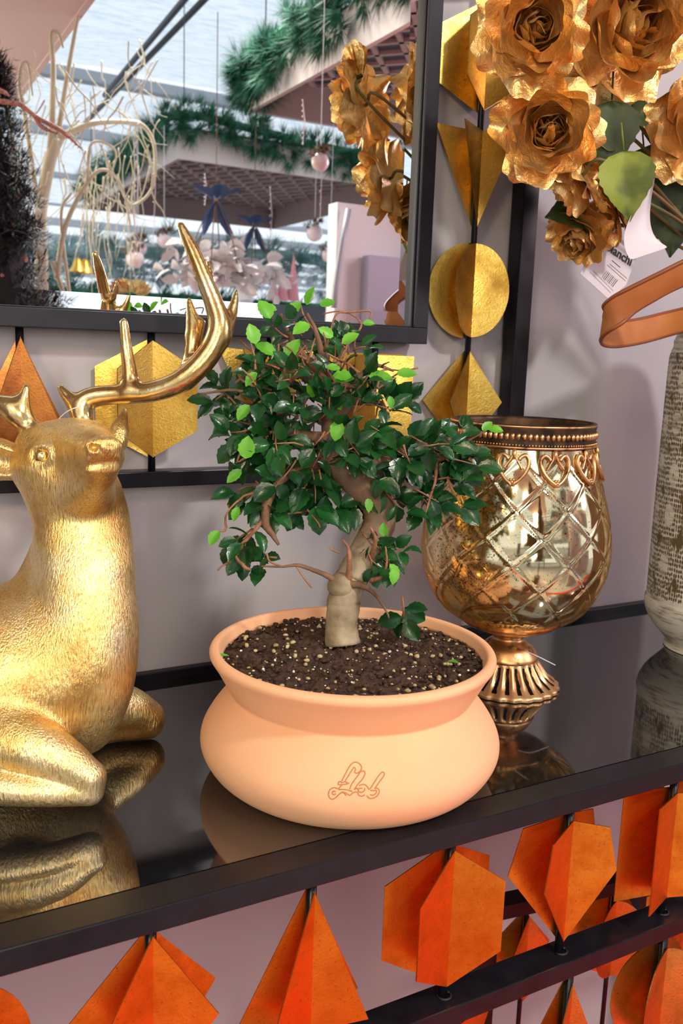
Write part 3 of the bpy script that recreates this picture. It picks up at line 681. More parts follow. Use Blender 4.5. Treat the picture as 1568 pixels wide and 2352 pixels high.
# long bare twigs
for P in ([(880,880,0.0),(920,855,-0.01),(960,845,-0.01)], [(750,800,0),(770,725,0),(800,718,0),(850,715,0),(848,735,0)], [(820,880,0),(850,870,0),(880,850,0),(930,852,0)],
          [(740,870,-0.02),(700,840,-0.02),(690,800,-0.02)], [(850,900,-.02),(880,885,-.02)], [(600,830,0),(570,800,0),(550,780,0)], [(730,770,0),(700,730,0),(690,700,0)],
          [(705,1170,-.02),(730,1200,-.02),(735,1212,-.02)], [(780,1270,-.02),(760,1262,-.02),(758,1255,-.02)], [(680,1300,-.02),(700,1330,-.02),(716,1350,-.02)], [(650,1302,-.02),(620,1290,-.02),(612,1270,-.02)],
          [(530,1290,-.02),(510,1300,-.02),(500,1310,-.02)], [(820,870,0),(790,850,0),(775,830,0)], [(660,860,-.03),(640,840,-.03),(640,790,-.03)]):
    tw.tube(catmull([bpnt(*q) for q in P], 5), 0.0009, 6)
for k in range(46):
    cx, cy = rnd.choice(((700,850),(820,870),(640,870),(760,830),(800,900),(660,980)))
    p = bpnt(cx+rnd.uniform(-70,70), cy+rnd.uniform(-30,30), rnd.uniform(-0.045,0.02)); d = rv(1)+np.array([0,0,0.4]); d /= np.linalg.norm(d)
    tw.tube([p, p+d*0.012+rv(0.001), p+d*0.024+rv(0.002)], [0.0013, 0.001, 0.0006], 5)
tag(dk.build('dark_foliage', m_leafdark, bon, smooth=True), 'glossy dark green leaves', kind='stuff'); tag(lt.build('young_foliage', m_leaflight, bon, smooth=True), 'bright green young leaves', kind='stuff')
tag(tw.build('twigs', m_twig, bon, smooth=True), kind='stuff')
for (px, py), nm in (((530,1504), 0), ((1020,1518), 1)):
    bb = MB(); leaf(bb, onZ(px, py, PC[2]+0.121), RIGHT*(1 if nm else -1)+VIEW*-0.6, np.array([0,0,1.0]), 0.013)
    o = bb.build('fallen_leaf', m_leaflight, bon, smooth=True)
# ------------------------------------------------------------------ mercury glass vase
VC = np.array([0.695, -0.192, TZ])
vas = thing('footed_hurricane_vase', VC, 'gold mercury glass hurricane vase on a fluted brass foot', 'vase')
def glassprof():
    P = [(0.028,0.073),(0.048,0.077),(0.068,0.088),(0.088,0.103),(0.1015,0.126),(0.1095,0.150),(0.1120,0.173),(0.1100,0.198),(0.1040,0.227),(0.0955,0.256),(0.0875,0.280),(0.083,0.300),(0.0815,0.312)]
    return catmull(np.array(P), 16)
GP = glassprof(); NG = 288; V = []
for (r, z) in GP:
    fade = max(0.0, min(1.0, (z-0.082)/0.02))*max(0.0, min(1.0, (0.292-z)/0.02))
    for k in range(NG):
        a = 2*math.pi*k/NG; u = 11*a/(2*math.pi)
        e = 0.0
        for s_ in (1, -1):
            w_ = (u+s_*z/0.058) % 1.0; w_ = min(w_, 1-w_); e = max(e, math.exp(-(w_/0.035)**2))
        q1 = ((u+z/0.058) % 1.0)-0.5; q2 = ((u-z/0.058) % 1.0)-0.5
        bulge = 0.0016*(1-4*q1*q1)*(1-4*q2*q2)
        rr = r+fade*(0.0016*e+bulge-0.0012)
        V.append((VC[0]+rr*math.cos(a), VC[1]+rr*math.sin(a), VC[2]+z))
m_ = len(GP); F = [(i*NG+k, i*NG+(k+1)%NG, (i+1)*NG+(k+1)%NG, (i+1)*NG+k) for i in range(m_-1) for k in range(NG)]
m_merc = bpy.data.materials.new('gold_mercury_glass'); m_merc.use_nodes = True; p_ = P_(m_merc)
p_.inputs['Metallic'].default_value = 1.0; p_.inputs['Roughness'].default_value = 0.10
v = coords(m_merc); n1 = noise(m_merc, v, 330, 3, 0.7); n2 = noise(m_merc, v, 16, 3, 0.6)
spk = math_(m_merc, 'ADD', math_(m_merc, 'MULTIPLY', n1, 1.0), math_(m_merc, 'MULTIPLY', n2, 0.55))
worn = ramp(m_merc, spk, [(0.875, (0,0,0)), (0.91, (1,1,1))])
L(m_merc, mixc(m_merc, worn, (0.92,0.80,0.50), (0.16,0.11,0.04)), p_.inputs['Base Color'])
L(m_merc, ramp(m_merc, n2, [(0.35, (0.06,)*3), (0.7, (0.2,)*3)]), p_.inputs['Roughness'])
tb = N(m_merc, 'ShaderNodeBsdfTransparent'); tb.inputs[0].default_value = (0.93, 0.66, 0.27, 1)
lw = N(m_merc, 'ShaderNodeLayerWeight'); lw.inputs[0].default_value = 0.5
fac = ramp(m_merc, lw.outputs['Facing'], [(0.45, (0.24,)*3), (0.9, (0.62,)*3)])
mx = N(m_merc, 'ShaderNodeMixShader'); L(m_merc, fac, mx.inputs[0]); L(m_merc, p_.outputs[0], mx.inputs[1]); L(m_merc, tb.outputs[0], mx.inputs[2])
L(m_merc, mx.outputs[0], m_merc.node_tree.nodes['Material Output'].inputs['Surface'])
mk('glass_bowl', V, F, m_merc, vas, smooth=True)
b = MB(); b.lathe([(0.0835,0.298),(0.0845,0.3015),(0.0838,0.304),(0.0842,0.313),(0.0835,0.318),(0.0848,0.3225),(0.0840,0.3255),(0.0815,0.3255),(0.0805,0.321),(0.0800,0.298)], VC, 96)
b.build('rim_band', m_brassdark, vas, smooth=True)
b = MB()
for z_, rr in ((0.3235, 0.0838), (0.3005, 0.0843)):
    b.tube([(VC[0]+rr*math.cos(a), VC[1]+rr*math.sin(a), VC[2]+z_) for a in np.linspace(0, 2*math.pi, 97)], 0.0014, 8)
for k in range(84):
    a = 2*math.pi*k/84; b.sphere((VC[0]+0.0842*math.cos(a), VC[1]+0.0842*math.sin(a), VC[2]+0.3125), 0.0027, 8, 6, (1,1,1.5))
for k in range(150):
    a = 2*math.pi*k/150; b.sphere((VC[0]+0.0848*math.cos(a), VC[1]+0.0848*math.sin(a), VC[2]+0.3035), 0.0012, 6, 4)
b.build('beading', m_brass, vas, smooth=True)
def drop(a0):
    b = MB()
    def pt(u, w): # u sideways m, w down from band
        a = a0+u/0.0865; r = np.interp(0.298-w, GP[:, 1], GP[:, 0])+0.0022; return (VC[0]+r*math.cos(a), VC[1]+r*math.sin(a), VC[2]+0.298-w)
    for s_ in (1, -1):
        q = catmull(np.array([(0.0055*s_,0.010),(0.0085*s_,0.0065),(0.0125*s_,0.005),(0.0158*s_,0.009),(0.0160*s_,0.016),(0.0125*s_,0.024),(0.0070*s_,0.031),(0.0010*s_,0.036)]), 5)
        b.tube([pt(*p) for p in q], np.linspace(0.0024, 0.0021, len(q)), 8)
        q = catmull(np.array([(0.0015*s_,0.0),(0.0022*s_,0.008),(0.0060*s_,0.014),(0.0095*s_,0.020)]), 5)
        b.tube([pt(*p) for p in q], 0.0012, 6)
    for s_ in (1, -1):
        for t_ in np.linspace(0.1, 0.95, 12):
            q = np.array([(0.0140*s_,0.007),(0.0172*s_,0.014),(0.0135*s_,0.0245),(0.0060*s_,0.0335)]); qq = catmull(q, 6); b.sphere(pt(*qq[int(t_*(len(qq)-1))]), 0.0013, 6, 4)
    b.tube([pt(0,-0.001), pt(0,0.009)], 0.0022, 8)
    for k in range(6):
        an = k*math.pi/3; b.sphere(pt(0.0028*math.cos(an), 0.034+0.0028*math.sin(an)), 0.0019, 8, 5)
    b.sphere(pt(0,0.034), 0.0022, 8, 6)
    b.build('filigree_drop', m_brass, vas, smooth=True)
ND = 12
for k in range(ND): drop(2*math.pi*k/ND+0.26)
b = MB(); b.lathe([(tuple(p)) for p in catmull(np.array([(0.0575,0.0865),(0.0590,0.0835),(0.056,0.0795),(0.045,0.0745),(0.030,0.0700),(0.021,0.0660),(0.0185,0.0620),(0.020,0.0585),(0.024,0.0560),(0.031,0.0500),(0.036,0.0420),(0.0375,0.0380),(0.0365,0.0355)]), 4)], VC, 64)
b.build('foot_cup', m_brass, vas, smooth=True)
def flute(r, z, a):
    t = max(0, min(1, (0.0355-z)/0.025)); t2 = max(0, min(1, z/0.006)); c_ = math.cos(24*a)
    return r+0.0022*math.sin(math.pi*min(1,t))*c_*t2 + 0.0010*c_*(1 if z < 0.012 else t)
b = MB(); b.lathe([tuple(p) for p in catmull(np.array([(0.0365,0.0355),(0.038,0.031),(0.043,0.022),(0.051,0.0135),(0.059,0.008),(0.0635,0.005),(0.0645,0.0025),(0.063,0.0),(0.05,0.0)]), 5)], VC, 288, flute)
fb = b.build('fluted_base', m_brass, vas, smooth=True)
m_flute = mat('fluted_aged_brass', (0.72,0.42,0.20), 0.38, 0.9)
ge = N(m_flute, 'ShaderNodeTexCoord'); sx = N(m_flute, 'ShaderNodeSeparateXYZ'); L(m_flute, ge.outputs['Object'], sx.inputs[0])
ang_ = math_(m_flute, 'ARCTAN2', sx.outputs[1], sx.outputs[0]); cs_ = math_(m_flute, 'COSINE', math_(m_flute, 'MULTIPLY', ang_, 24.0))
nn_ = noise(m_flute, coords(m_flute), 120, 4); hz = math_(m_flute, 'LESS_THAN', math_(m_flute, 'ABSOLUTE', math_(m_flute, 'SUBTRACT', sx.outputs[2], 0.020)), 0.0125)
val = math_(m_flute, 'MULTIPLY', math_(m_flute, 'LESS_THAN', math_(m_flute, 'ADD', cs_, math_(m_flute, 'MULTIPLY', nn_, 1.6)), 0.35), hz)
L(m_flute, mixc(m_flute, val, (0.74,0.44,0.21), (0.015,0.012,0.012)), P_(m_flute).inputs['Base Color'])
fb.data.materials.clear(); fb.data.materials.append(m_flute)
b = MB(); b.tube(catmull([at(1205,1495,1.04), at(1235,1508,1.03), at(1275,1528,1.03)], 5), 0.0006, 6)
b.build('tag_thread', m_thread, vas, smooth=True)
# ------------------------------------------------------------------ tall pierced vase at the right with leather handle
KC = np.array([1.058, -0.200, TZ])
pie = thing('pierced_lantern', KC, 'tall whitewashed pierced lantern with a leather handle at the right edge', 'lantern')
kp = [(0.0,0.0),(0.058,0.0),(0.061,0.003),(0.062,0.010),(0.072,0.022),(0.084,0.036),(0.0915,0.050),(0.0945,0.062),(0.0945,0.070),(0.0925,0.074),(0.0928,0.20),(0.0920,0.385),(0.0900,0.412),(0.0875,0.420),(0.0875,0.428),(0.0850,0.434),(0.080,0.452),(0.070,0.470),(0.064,0.480),(0.066,0.490),(0.060,0.490),(0.058,0.46)]
V = []; F = []; NK = 96; kk = catmull(np.array(kp), 4)
b = MB(); b.lathe([tuple(p) for p in kk], KC, NK)
m_pierce = mat('whitewashed_pierced_metal', (0.66,0.62,0.53), 0.7)
tc = N(m_pierce, 'ShaderNodeTexCoord'); sx = N(m_pierce, 'ShaderNodeSeparateXYZ'); L(m_pierce, tc.outputs['Object'], sx.inputs[0])
an = math_(m_pierce, 'MULTIPLY', math_(m_pierce, 'ARCTAN2', sx.outputs[1], sx.outputs[0]), 0.0925)
cb = N(m_pierce, 'ShaderNodeCombineXYZ'); L(m_pierce, an, cb.inputs[0]); L(m_pierce, sx.outputs[2], cb.inputs[1])
def vor(scale, sy, rand, feat='F1'):
    mp = N(m_pierce, 'ShaderNodeMapping'); mp.inputs['Scale'].default_value = (scale, scale*sy, 1); L(m_pierce, cb.outputs[0], mp.inputs[0])
    vo = N(m_pierce, 'ShaderNodeTexVoronoi', voronoi_dimensions='2D'); vo.inputs['Scale'].default_value = 1.0; vo.inputs['Randomness'].default_value = rand
    L(m_pierce, mp.outputs[0], vo.inputs['Vector']); return vo.outputs['Distance']
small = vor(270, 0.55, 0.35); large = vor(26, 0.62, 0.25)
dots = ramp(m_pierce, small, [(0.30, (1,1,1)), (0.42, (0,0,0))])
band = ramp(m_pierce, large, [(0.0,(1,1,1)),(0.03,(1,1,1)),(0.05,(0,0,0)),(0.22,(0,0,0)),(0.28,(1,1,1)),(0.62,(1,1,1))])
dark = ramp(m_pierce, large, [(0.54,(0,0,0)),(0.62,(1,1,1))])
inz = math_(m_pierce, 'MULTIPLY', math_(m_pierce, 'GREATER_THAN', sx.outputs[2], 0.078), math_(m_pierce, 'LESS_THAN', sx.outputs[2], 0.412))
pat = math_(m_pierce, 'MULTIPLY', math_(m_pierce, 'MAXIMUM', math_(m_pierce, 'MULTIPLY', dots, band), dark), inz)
wn_ = noise(m_pierce, coords(m_pierce, (1,1,8)), 30, 5, 0.6)
wash = ramp(m_pierce, wn_, [(0.36, (0.30,0.26,0.19)), (0.52, (0.68,0.65,0.56))])
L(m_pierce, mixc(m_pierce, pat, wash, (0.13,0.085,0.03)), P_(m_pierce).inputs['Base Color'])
bump(m_pierce, math_(m_pierce, 'SUBTRACT', 1.0, pat), 0.8, 0.0015)
b.build('body', m_pierce, pie, smooth=True)
# strap: flat ribbon swept along a loop
def ribbon(path, wdir, w, t, name, mm, parent):
    path = catmull(np.array(path), 10); wdir = catmull(np.array(wdir), 10); T = np.gradient(path, axis=0); V = []; n = len(path)
    for i in range(n):
        t_ = T[i]/np.linalg.norm(T[i]); wd = wdir[i]-t_*np.dot(wdir[i], t_); wd /= np.linalg.norm(wd); nn = np.cross(t_, wd)
        for a, c_ in ((-1,-0.7),(-0.9,-1),(0.9,-1),(1,-0.7),(1,0.7),(0.9,1),(-0.9,1),(-1,0.7)): V.append(path[i]+wd*a*w/2+nn*c_*t/2)
    F = [(i*8+k, i*8+(k+1)%8, (i+1)*8+(k+1)%8, (i+1)*8+k) for i in range(n-1) for k in range(8)]+[tuple(range(7,-1,-1)), tuple((n-1)*8+k for k in range(8))]
    return mk(name, V, F, mm, parent, smooth=True)
def up_(a, b_, c_): return [a, b_, c_]
sp = [at(1640,600,0.98), at(1568,628,0.98), at(1500,662,0.98), at(1430,702,0.985), at(1392,738,1.00), at(1385,760,1.03), at(1410,768,1.07), at(1470,760,1.12), at(1540,742,1.17), at(1620,722,1.22)]
wd = [(0.1,-0.5,1.0)]*3+[(0.1,-0.4,1.0)]+[(0,-0.25,1)]+[(0,0,1)]+[(0,0.15,1)]*4
st = ribbon(sp, [np.array(q, float) for q in wd], 0.031, 0.004, 'leather_handle', m_leather, pie)
for s_ in (-0.46, 0.46):
    pts = catmull(np.array(sp), 10); wdc = catmull(np.array([np.array(q, float) for q in wd]), 10); T = np.gradient(pts, axis=0); P2 = []
    for i in range(len(pts)):
        t_ = T[i]/np.linalg.norm(T[i]); w_ = wdc[i]-t_*np.dot(wdc[i], t_); w_ /= np.linalg.norm(w_); P2.append(pts[i]+w_*0.031*s_)
    b = MB(); b.tube(P2, 0.0026, 6); o = b.build('handle_edge', m_leatherdk, pie, smooth=True)
# ------------------------------------------------------------------ golden peonies
def petal(b, base, R, phi0, phi1, az, length, width, ruff, cup, seed):
    """petal in flower frame R (columns x,y,z; z = facing). phi from z axis"""
    nu, nv = 16, 12; V = []
    ca, sa = math.cos(az), math.sin(az); pos = np.array([0.0, 0.0]); last = 0
    line = [(0.0, 0.0)]; x = z = 0.0
    for j in range(1, nv+1):
        ph = phi0+(phi1-phi0)*(j/nv)**1.3; x += math.sin(ph)*length/nv; z += math.cos(ph)*length/nv; line.append((x, z))
    ang0 = rnd.uniform(0, 6.28)
    line = np.array(line); tl = np.linspace(0, 1, nv+1)
    for j in range(nv+1):
        t = j/nv; w = width*(0.22+0.78*math.sin(math.pi/2*min(1.0, t*1.25)))*(1-0.12*max(0, t-0.8)/0.2)
        for i in range(nu+1):
            s_ = -1+2*i/nu; te = t*(1-0.30*abs(s_)**2.2*t*(1+0.25*math.sin(seed*5)*s_))*(1+0.035*t*math.sin(s_*9+seed*4))
            lx = np.interp(te, tl, line[:, 0]); lz = np.interp(te, tl, line[:, 1])
            y = w*s_*(1-0.10*s_*s_*cup); rr = lx - cup*w*s_*s_*0.75; zz_ = lz + cup*w*s_*s_*0.35
            rf = ruff*t**2.5*math.sin(seed+s_*4.2); rf2 = ruff*0.5*t**2.5*math.cos(seed*2+s_*6.5)
            rr += rf*math.cos(phi1); zz_ += rf*math.sin(phi1)+rf2
            V.append((rr*ca-y*sa, rr*sa+y*ca, zz_))
    V = np.array(V) @ R.T + base
    b.add(V, [(j*(nu+1)+i, j*(nu+1)+i+1, (j+1)*(nu+1)+i+1, (j+1)*(nu+1)+i) for j in range(nv) for i in range(nu)])
def peony(center, face, Rf, label, closed=False, stem_to=None, leaves=0):
    face = np.array(face, float); face /= np.linalg.norm(face)
    t = thing('peony', center-face*Rf*0.45, label, 'flower', 'golden artificial peonies')
    R = frame(np.cross(face, (0.3,0.1,1)), face); base = center-face*Rf*0.45
    b = MB(); bo = MB()
    rings = [(3, 8, -26, .62, .22, .02, .9), (4, 20, -22, .72, .28, .025, .85), (4, 32, -18, .80, .34, .03, .8), (5, 46, -14, .90, .38, .035, .7), (5, 60, -4, .96, .42, .04, .55)]
    outer = [(5, 74, 20, 1.04, .48, .05, .4), (6, 86, 50, 1.12, .52, .07, .25), (6, 97, 92, 1.16, .54, .08, .1)]
    if closed: rings = [(4, 5, -22, .9, .42, .02, .8), (5, 14, -18, 1.1, .5, .03, .7), (5, 22, -14, 1.25, .55, .03, .6)]; outer = [(4, 34, -12, 1.3, .55, .05, .5)]
    for rs, bb in ((rings, b), (outer, bo)):
        for (n, p0, p1, ln, wd_, ru, cu) in rs:
            off = rnd.uniform(0, 6.28)
            for k in range(n):
                petal(bb, base, R, math.radians(p0+rnd.uniform(-7,7)), math.radians(p1+rnd.uniform(-12,12)), off+2*math.pi*k/n+rnd.uniform(-.15,.15), Rf*ln*rnd.uniform(.9,1.08), Rf*wd_*rnd.uniform(.9,1.1), Rf*ru*1.3, cu, rnd.uniform(0, 9))
    b.build('inner_petals', m_petal, t, smooth=True); bo.build('outer_petals', m_petal, t, smooth=True)
    if stem_to is not None:
        st_ = np.array(stem_to); mid = (base-face*0.05+st_)/2+np.array([0,0,0.01])
        s2 = MB(); s2.tube(catmull([base, base-face*0.03, mid, st_], 6), 0.0022, 7); s2.build('stem', m_stem, t, smooth=True)
        s3 = MB(); s3.lathe([(0.001,-0.0),(Rf*0.12,0.0),(Rf*0.16,Rf*0.1)], (0,0,0), 10)
        s3.v = [np.concatenate(s3.v) @ R.T + base]; s3.build('calyx', m_silkdark, t, smooth=True)
    return t
YB = -0.225; MOUTH = np.array([1.055, -0.20, TZ+0.485])
fl = [((1300,425), YB+0.045, (-0.45,0.75,-0.45), 0.0440, 'shaded golden peony behind the lower left bloom, hanging toward the wall'),
      ((1385,500), YB+0.06, (-0.6,0.7,-0.4), 0.0380, 'shaded golden peony behind the small nodding one, facing the wall'),
      ((1232,62), YB, (-0.50,-0.95,-0.15), 0.0570, 'large golden peony at the upper left of the bouquet'),
      ((1462,52), YB-0.01, (-0.25,-0.95,-0.20), 0.0790, 'largest golden peony at the top right of the bouquet'),
      ((1262,300), YB+0.01, (-0.62,-0.80,-0.15), 0.0560, 'golden peony below the upper left one, facing left'),
      ((1625,285), YB-0.02, (-0.35,-0.92,-0.10), 0.0620, 'golden peony cut off by the right edge of the photo'),
      ((1322,552), YB+0.06, (-0.72,-0.25,-0.62), 0.0400, 'small nodding golden peony beside the printed label'),
      ((1350,380), YB+0.075, (-0.3,0.4,-0.7), 0.0500, 'shaded golden peony at the back of the bouquet near the post'),
      ((1240,130), YB+0.10, (-0.5,0.85,0.1), 0.0520, 'golden peony facing the mirror behind the upper left bloom'),
      ((1180,-40), YB+0.03, (-0.3,-0.1,0.9), 0.0360, 'golden peony bud above the bouquet, seen in the mirror'),
      ((1330,250), YB+0.09, (-0.5,0.80,0.1), 0.0520, 'golden peony facing the mirror behind the middle bloom'),
      ((1400,430), YB+0.10, (-0.6,0.6,-0.4), 0.0420, 'golden peony facing the mirror, lowest at the back')]
for (p, y, face, Rf, lab) in fl:
    c_ = onY(p[0], p[1], y); peony(c_, face, Rf, lab, closed='bud' in lab, stem_to=MOUTH+rv(0.008))
# silk leaves of the bouquet
def silk(cpx, cpy, y, d, up, size, mm, label):
    p = onY(cpx, cpy, y); b = MB(); R = frame(np.array(d, float), np.array(up, float)); n = 16; V = []; F = []
    for i in range(n+1):
        t = i/n; w = 0.40*math.sin(math.pi*t**0.62)**1.0 if 0 < t < 1 else 0.01; w *= (1.04 if i % 2 else 0.97); z = -0.2*(t-0.4)**2
        for s_ in (-1,-.6,-.2,0,.2,.6,1): V.append((w*s_, t, z+abs(s_)*w*0.18+0.012*math.sin(9*t+4*s_)))
    for i in range(n):
        for k in range(6): F.append((i*7+k, i*7+k+1, (i+1)*7+k+1, (i+1)*7+k))
    b.add((np.array(V)*size) @ R.T + p, F)
    b.tube([p, p-R[:, 1]*0.03], 0.0012, 6)
    o = b.build('silk_leaf', mm, None, smooth=True, loc=p); tag(o, label, 'leaf', 'silk leaves of the bouquet')
silk(1432,345,YB-0.01,(0.10,-0.15,-1.0),(-0.6,-0.8,0.1),0.078,m_silkleaf,'olive green silk leaf hanging below the golden peonies')
silk(1405,230,YB+0.02,(0.05,0,-1.0),(-0.6,-0.8,0.1),0.080,m_silkdark,'dark silk leaf above the olive one in the bouquet')
silk(1430,250,YB+0.03,(0.9,0.1,0.1),(-0.4,-0.9,0.3),0.060,m_silkdark,'dark green silk leaf under the largest peony')
silk(1500,330,YB+0.05,(0.15,0.0,-1.0),(-0.5,-0.9,0.0),0.120,m_silkdark,'long dark silk leaf hanging behind the white card')
silk(1560,330,YB+0.04,(0.05,0.0,-1.0),(-0.5,-0.9,0.0),0.135,m_silkdark,'long dark silk leaf at the right edge above the leather handle')
silk(1480,360,YB+0.07,(0.35,0.1,-0.9),(-0.5,-0.9,0.2),0.110,m_silkdark,'shaded silk leaf slanting right behind the white card')
silk(1350,480,YB+0.06,(-0.9,0.1,-0.2),(-0.2,-0.9,0.3),0.060,m_silkdark,'dark leaf standing in for shadow over the nodding peony')  # its dark colour stands for the shadow between the blooms
silk(1300,260,YB+0.11,(-0.5,0.2,0.9),(-0.2,0.9,0.3),0.075,m_silkleaf,'olive silk leaf facing the mirror')
silk(1340,330,YB+0.12,(-0.5,0.2,-0.5),(-0.3,0.9,0.1),0.065,m_silkleaf,'olive silk leaf low at the back of the bouquet')
# hanging price card and curled card
def card(corners, y, curl, mm, name, label, cat):
    P = [onY(px, py, yy) for (px, py, yy) in corners]; n = 14; V = []; F = []
    for i in range(n+1):
        for j in range(n+1):
            u, w = i/n, j/n; p = (P[0]*(1-u)*(1-w)+P[1]*u*(1-w)+P[2]*u*w+P[3]*(1-u)*w)
            p = p+curl*np.array([0.6,-1,0])*math.sin(math.pi*u)*0.6; V.append(p)
    F = [(i*(n+1)+j, (i+1)*(n+1)+j, (i+1)*(n+1)+j+1, i*(n+1)+j+1) for i in range(n) for j in range(n)]
    t = thing(name, P[2], label, cat); o = mk('card', V, F, mm, t, smooth=True)
    so = o.modifiers.new('thick', 'SOLIDIFY'); so.thickness = 0.0004
    return t, P
# curled white card: outline in rows (left,right)
rows = [((1503,398),(1506,398)),((1478,440),(1498,440)),((1455,480),(1492,480)),((1436,520),(1492,515)),((1430,550),(1502,545)),((1434,575),(1520,560)),((1445,600),(1537,568))]
t = thing('curled_card', onY(1480,590,YB-0.03), 'blank white curled card hanging among the dark silk leaves', 'card'); V = []; F = []
for i, (a, c_) in enumerate(rows):
    for j in range(7):
        u = j/6; px = a[0]+(c_[0]-a[0])*u; py = a[1]+(c_[1]-a[1])*u; V.append(onY(px, py, YB-0.030+0.012*math.sin(i*0.55)+0.010*math.sin(u*2.4)))
F = [(i*7+j, i*7+j+1, (i+1)*7+j+1, (i+1)*7+j) for i in range(6) for j in range(6)]
o = mk('card', V, F, m_paper, t, smooth=True); so = o.modifiers.new('thick', 'SOLIDIFY'); so.thickness = 0.0004
sbd = o.modifiers.new('sub', 'SUBSURF'); sbd.levels = 1; sbd.render_levels = 2
# printed label, flat
LYY = -0.145
A_ = onY(1398, 500, LYY); B_ = onY(1463, 598, LYY); C_ = onY(1397, 687, LYY); D_ = onY(1335, 628, LYY)
lab = thing('printed_label', A_, 'white price label printed Bianchi with a barcode behind the small peony', 'label')
b = MB(); q = [onY(1398,500,LYY), onY(1462,590,LYY), onY(1437,655,LYY), onY(1398,688,LYY), onY(1332,628,LYY)]
nrm = np.array([0,-1.0,0]); V = q+[p-nrm*0.0005 for p in q]
b.add(V, [(4,3,2,1,0),(5,6,7,8,9)]+[(i,(i+1)%5,(i+1)%5+5,i+5) for i in range(5)]); b.build('label_card', m_paper, lab)
def lab_text(txt, p0, p1, height, yy, bold=0.0):
    a = onY(*p0, yy); e = onY(*p1, yy); d = (e-a); Ln = np.linalg.norm(d); d /= Ln
    cu = bpy.data.curves.new('lettering', 'FONT'); cu.body = txt; cu.size = 1.0; cu.offset = bold; cu.extrude = 0.004
    o = bpy.data.objects.new('lettering', cu); C.objects.link(o); bpy.context.view_layer.update()
    dg = bpy.context.evaluated_depsgraph_get(); me = bpy.data.meshes.new_from_object(o.evaluated_get(dg)); bpy.data.objects.remove(o)
    V = np.array([v.co[:] for v in me.vertices]); F = [tuple(p.vertices) for p in me.polygons]; bpy.data.meshes.remove(me)
    w = V[:, 0].max()-V[:, 0].min(); V[:, 0] = (V[:, 0]-V[:, 0].min())*Ln/w; V[:, 1] *= height
    upv = np.cross(nrm, d); upv /= np.linalg.norm(upv)
    upv = np.cross(d, nrm)*-1
    if upv[2] < 0: upv = -upv
    return a + V[:, :1]*d + V[:, 1:2]*upv + V[:, 2:]*nrm*0.05, F
V, F = lab_text('Bianchi', (1391, 572), (1447, 611), 0.0155, LYY-0.0006, 0.02); mk('lettering', V, F, m_ink, lab)
b = MB()
def inkline(p0, p1, w):
    a = onY(*p0, LYY-0.0004); e = onY(*p1, LYY-0.0004); b.bar(a, e, w, 0.0002, up=(0,-1,0))
for k in range(9): inkline((1394+k*3.0, 622+k*2.6), (1382+k*3.0, 638+k*2.6), 0.0004+0.0005*((k*7)%3)/2)
inkline((1394,608), (1436,645), 0.0003); inkline((1400,606), (1440,640), 0.0003); inkline((1355,625), (1402,672), 0.0002); inkline((1362,622), (1408,668), 0.0002); inkline((1405,598), (1424,614), 0.0006)
b.build('barcode', m_ink, lab)
#REFLECTED
# ------------------------------------------------------------------ the shop behind the camera, seen in the mirror
MY = -0.028
def vp(px, py, yv):          # point seen in the mirror at virtual depth yv -> real point
    p = onY(px, py, yv); return np.array([p[0], 2*MY-p[1], p[2]])
def tray(x0, x1, y0, y1, z, h, label, lattice=True, solid=False):
    t = thing('hanging_tray', ((x0+x1)/2, (y0+y1)/2, z), label, 'hanging frame', 'hanging trays over the aisle')
    th = 0.02
    for (a, c_) in (((x0,y0,z),(x1,y0+th,z+h)), ((x0,y1-th,z),(x1,y1,z+h)), ((x0,y0+th,z),(x0+th,y1-th,z+h)), ((x1-th,y0+th,z),(x1,y1-th,z+h))):
        b = MB(); b.box(a, c_); o = b.build('board', m_cream, t)
        o.data.materials.append(m_pink)
        cx, cy = (x0+x1)/2, (y0+y1)/2
        for p in o.data.polygons:
            cc = p.center; wx, wy = cc[0]+WL[o][0]-cx, cc[1]+WL[o][1]-cy; nn = p.normal
            if nn[2] < -0.5 or nn[0]*wx+nn[1]*wy < -0.01: p.material_index = 1
    if solid:
        b = MB(); b.box((x0+th, y0+th, z+0.004), (x1-th, y1-th, z+0.012)); b.build('bottom_panel', m_pink, t)
    else:
        b = MB(); zt = z+h*0.97; n = 10; sx_, sy_ = x1-x0, y1-y0
        for k in range(-n, n+1):
            for s_ in (1, -1):
                p = []; c0 = k/n*2
                for tt in np.linspace(0, 1, 2): p.append(tt)
                # line: u = t, v = c0 + s*t*... clipped
                pts = []
                u0, u1 = 0.0, 1.0
                f = (lambda u: c0*0.5+ (u if s_ > 0 else 1-u))
                ulist = [u for u in np.linspace(0, 1, 201) if 0 <= f(u) <= 1]
                if len(ulist) > 2:
                    a_ = (x0+sx_*ulist[0], y0+sy_*f(ulist[0]), zt); e_ = (x0+sx_*ulist[-1], y0+sy_*f(ulist[-1]), zt); b.bar(a_, e_, 0.020, 0.02)
        b.build('lattice', m_pink, t)
        b = MB(); b.box((x0, y0, z+h), (x1, y1, z+h+0.01)); b.build('top_cover', m_pipe, t)
    for x, y in ((x0+.05,y0+.05),(x1-.05,y0+.05),(x0+.05,y1-.05),(x1-.05,y1-.05)):
        b = MB(); b.tube([(x,y,z),(x,y,3.05)], 0.003, 5); b.build('hanging_wire', m_pipe, t)
    return t
def ry(y): return 2*MY-y
tray(1.61, 3.15, ry(5.95), ry(3.80), 2.24, 0.155, 'hanging cream and rose lattice tray with pine garland, further one in the mirror')
tray(1.55, 3.10, ry(2.70), ry(0.95), 2.24, 0.155, 'hanging cream and rose lattice tray, upper right one in the mirror')
tray(-0.75, 0.70, ry(3.28), ry(1.1), 2.24, 0.155, 'hanging rose tray with a closed bottom, at the mirror top left', solid=True)
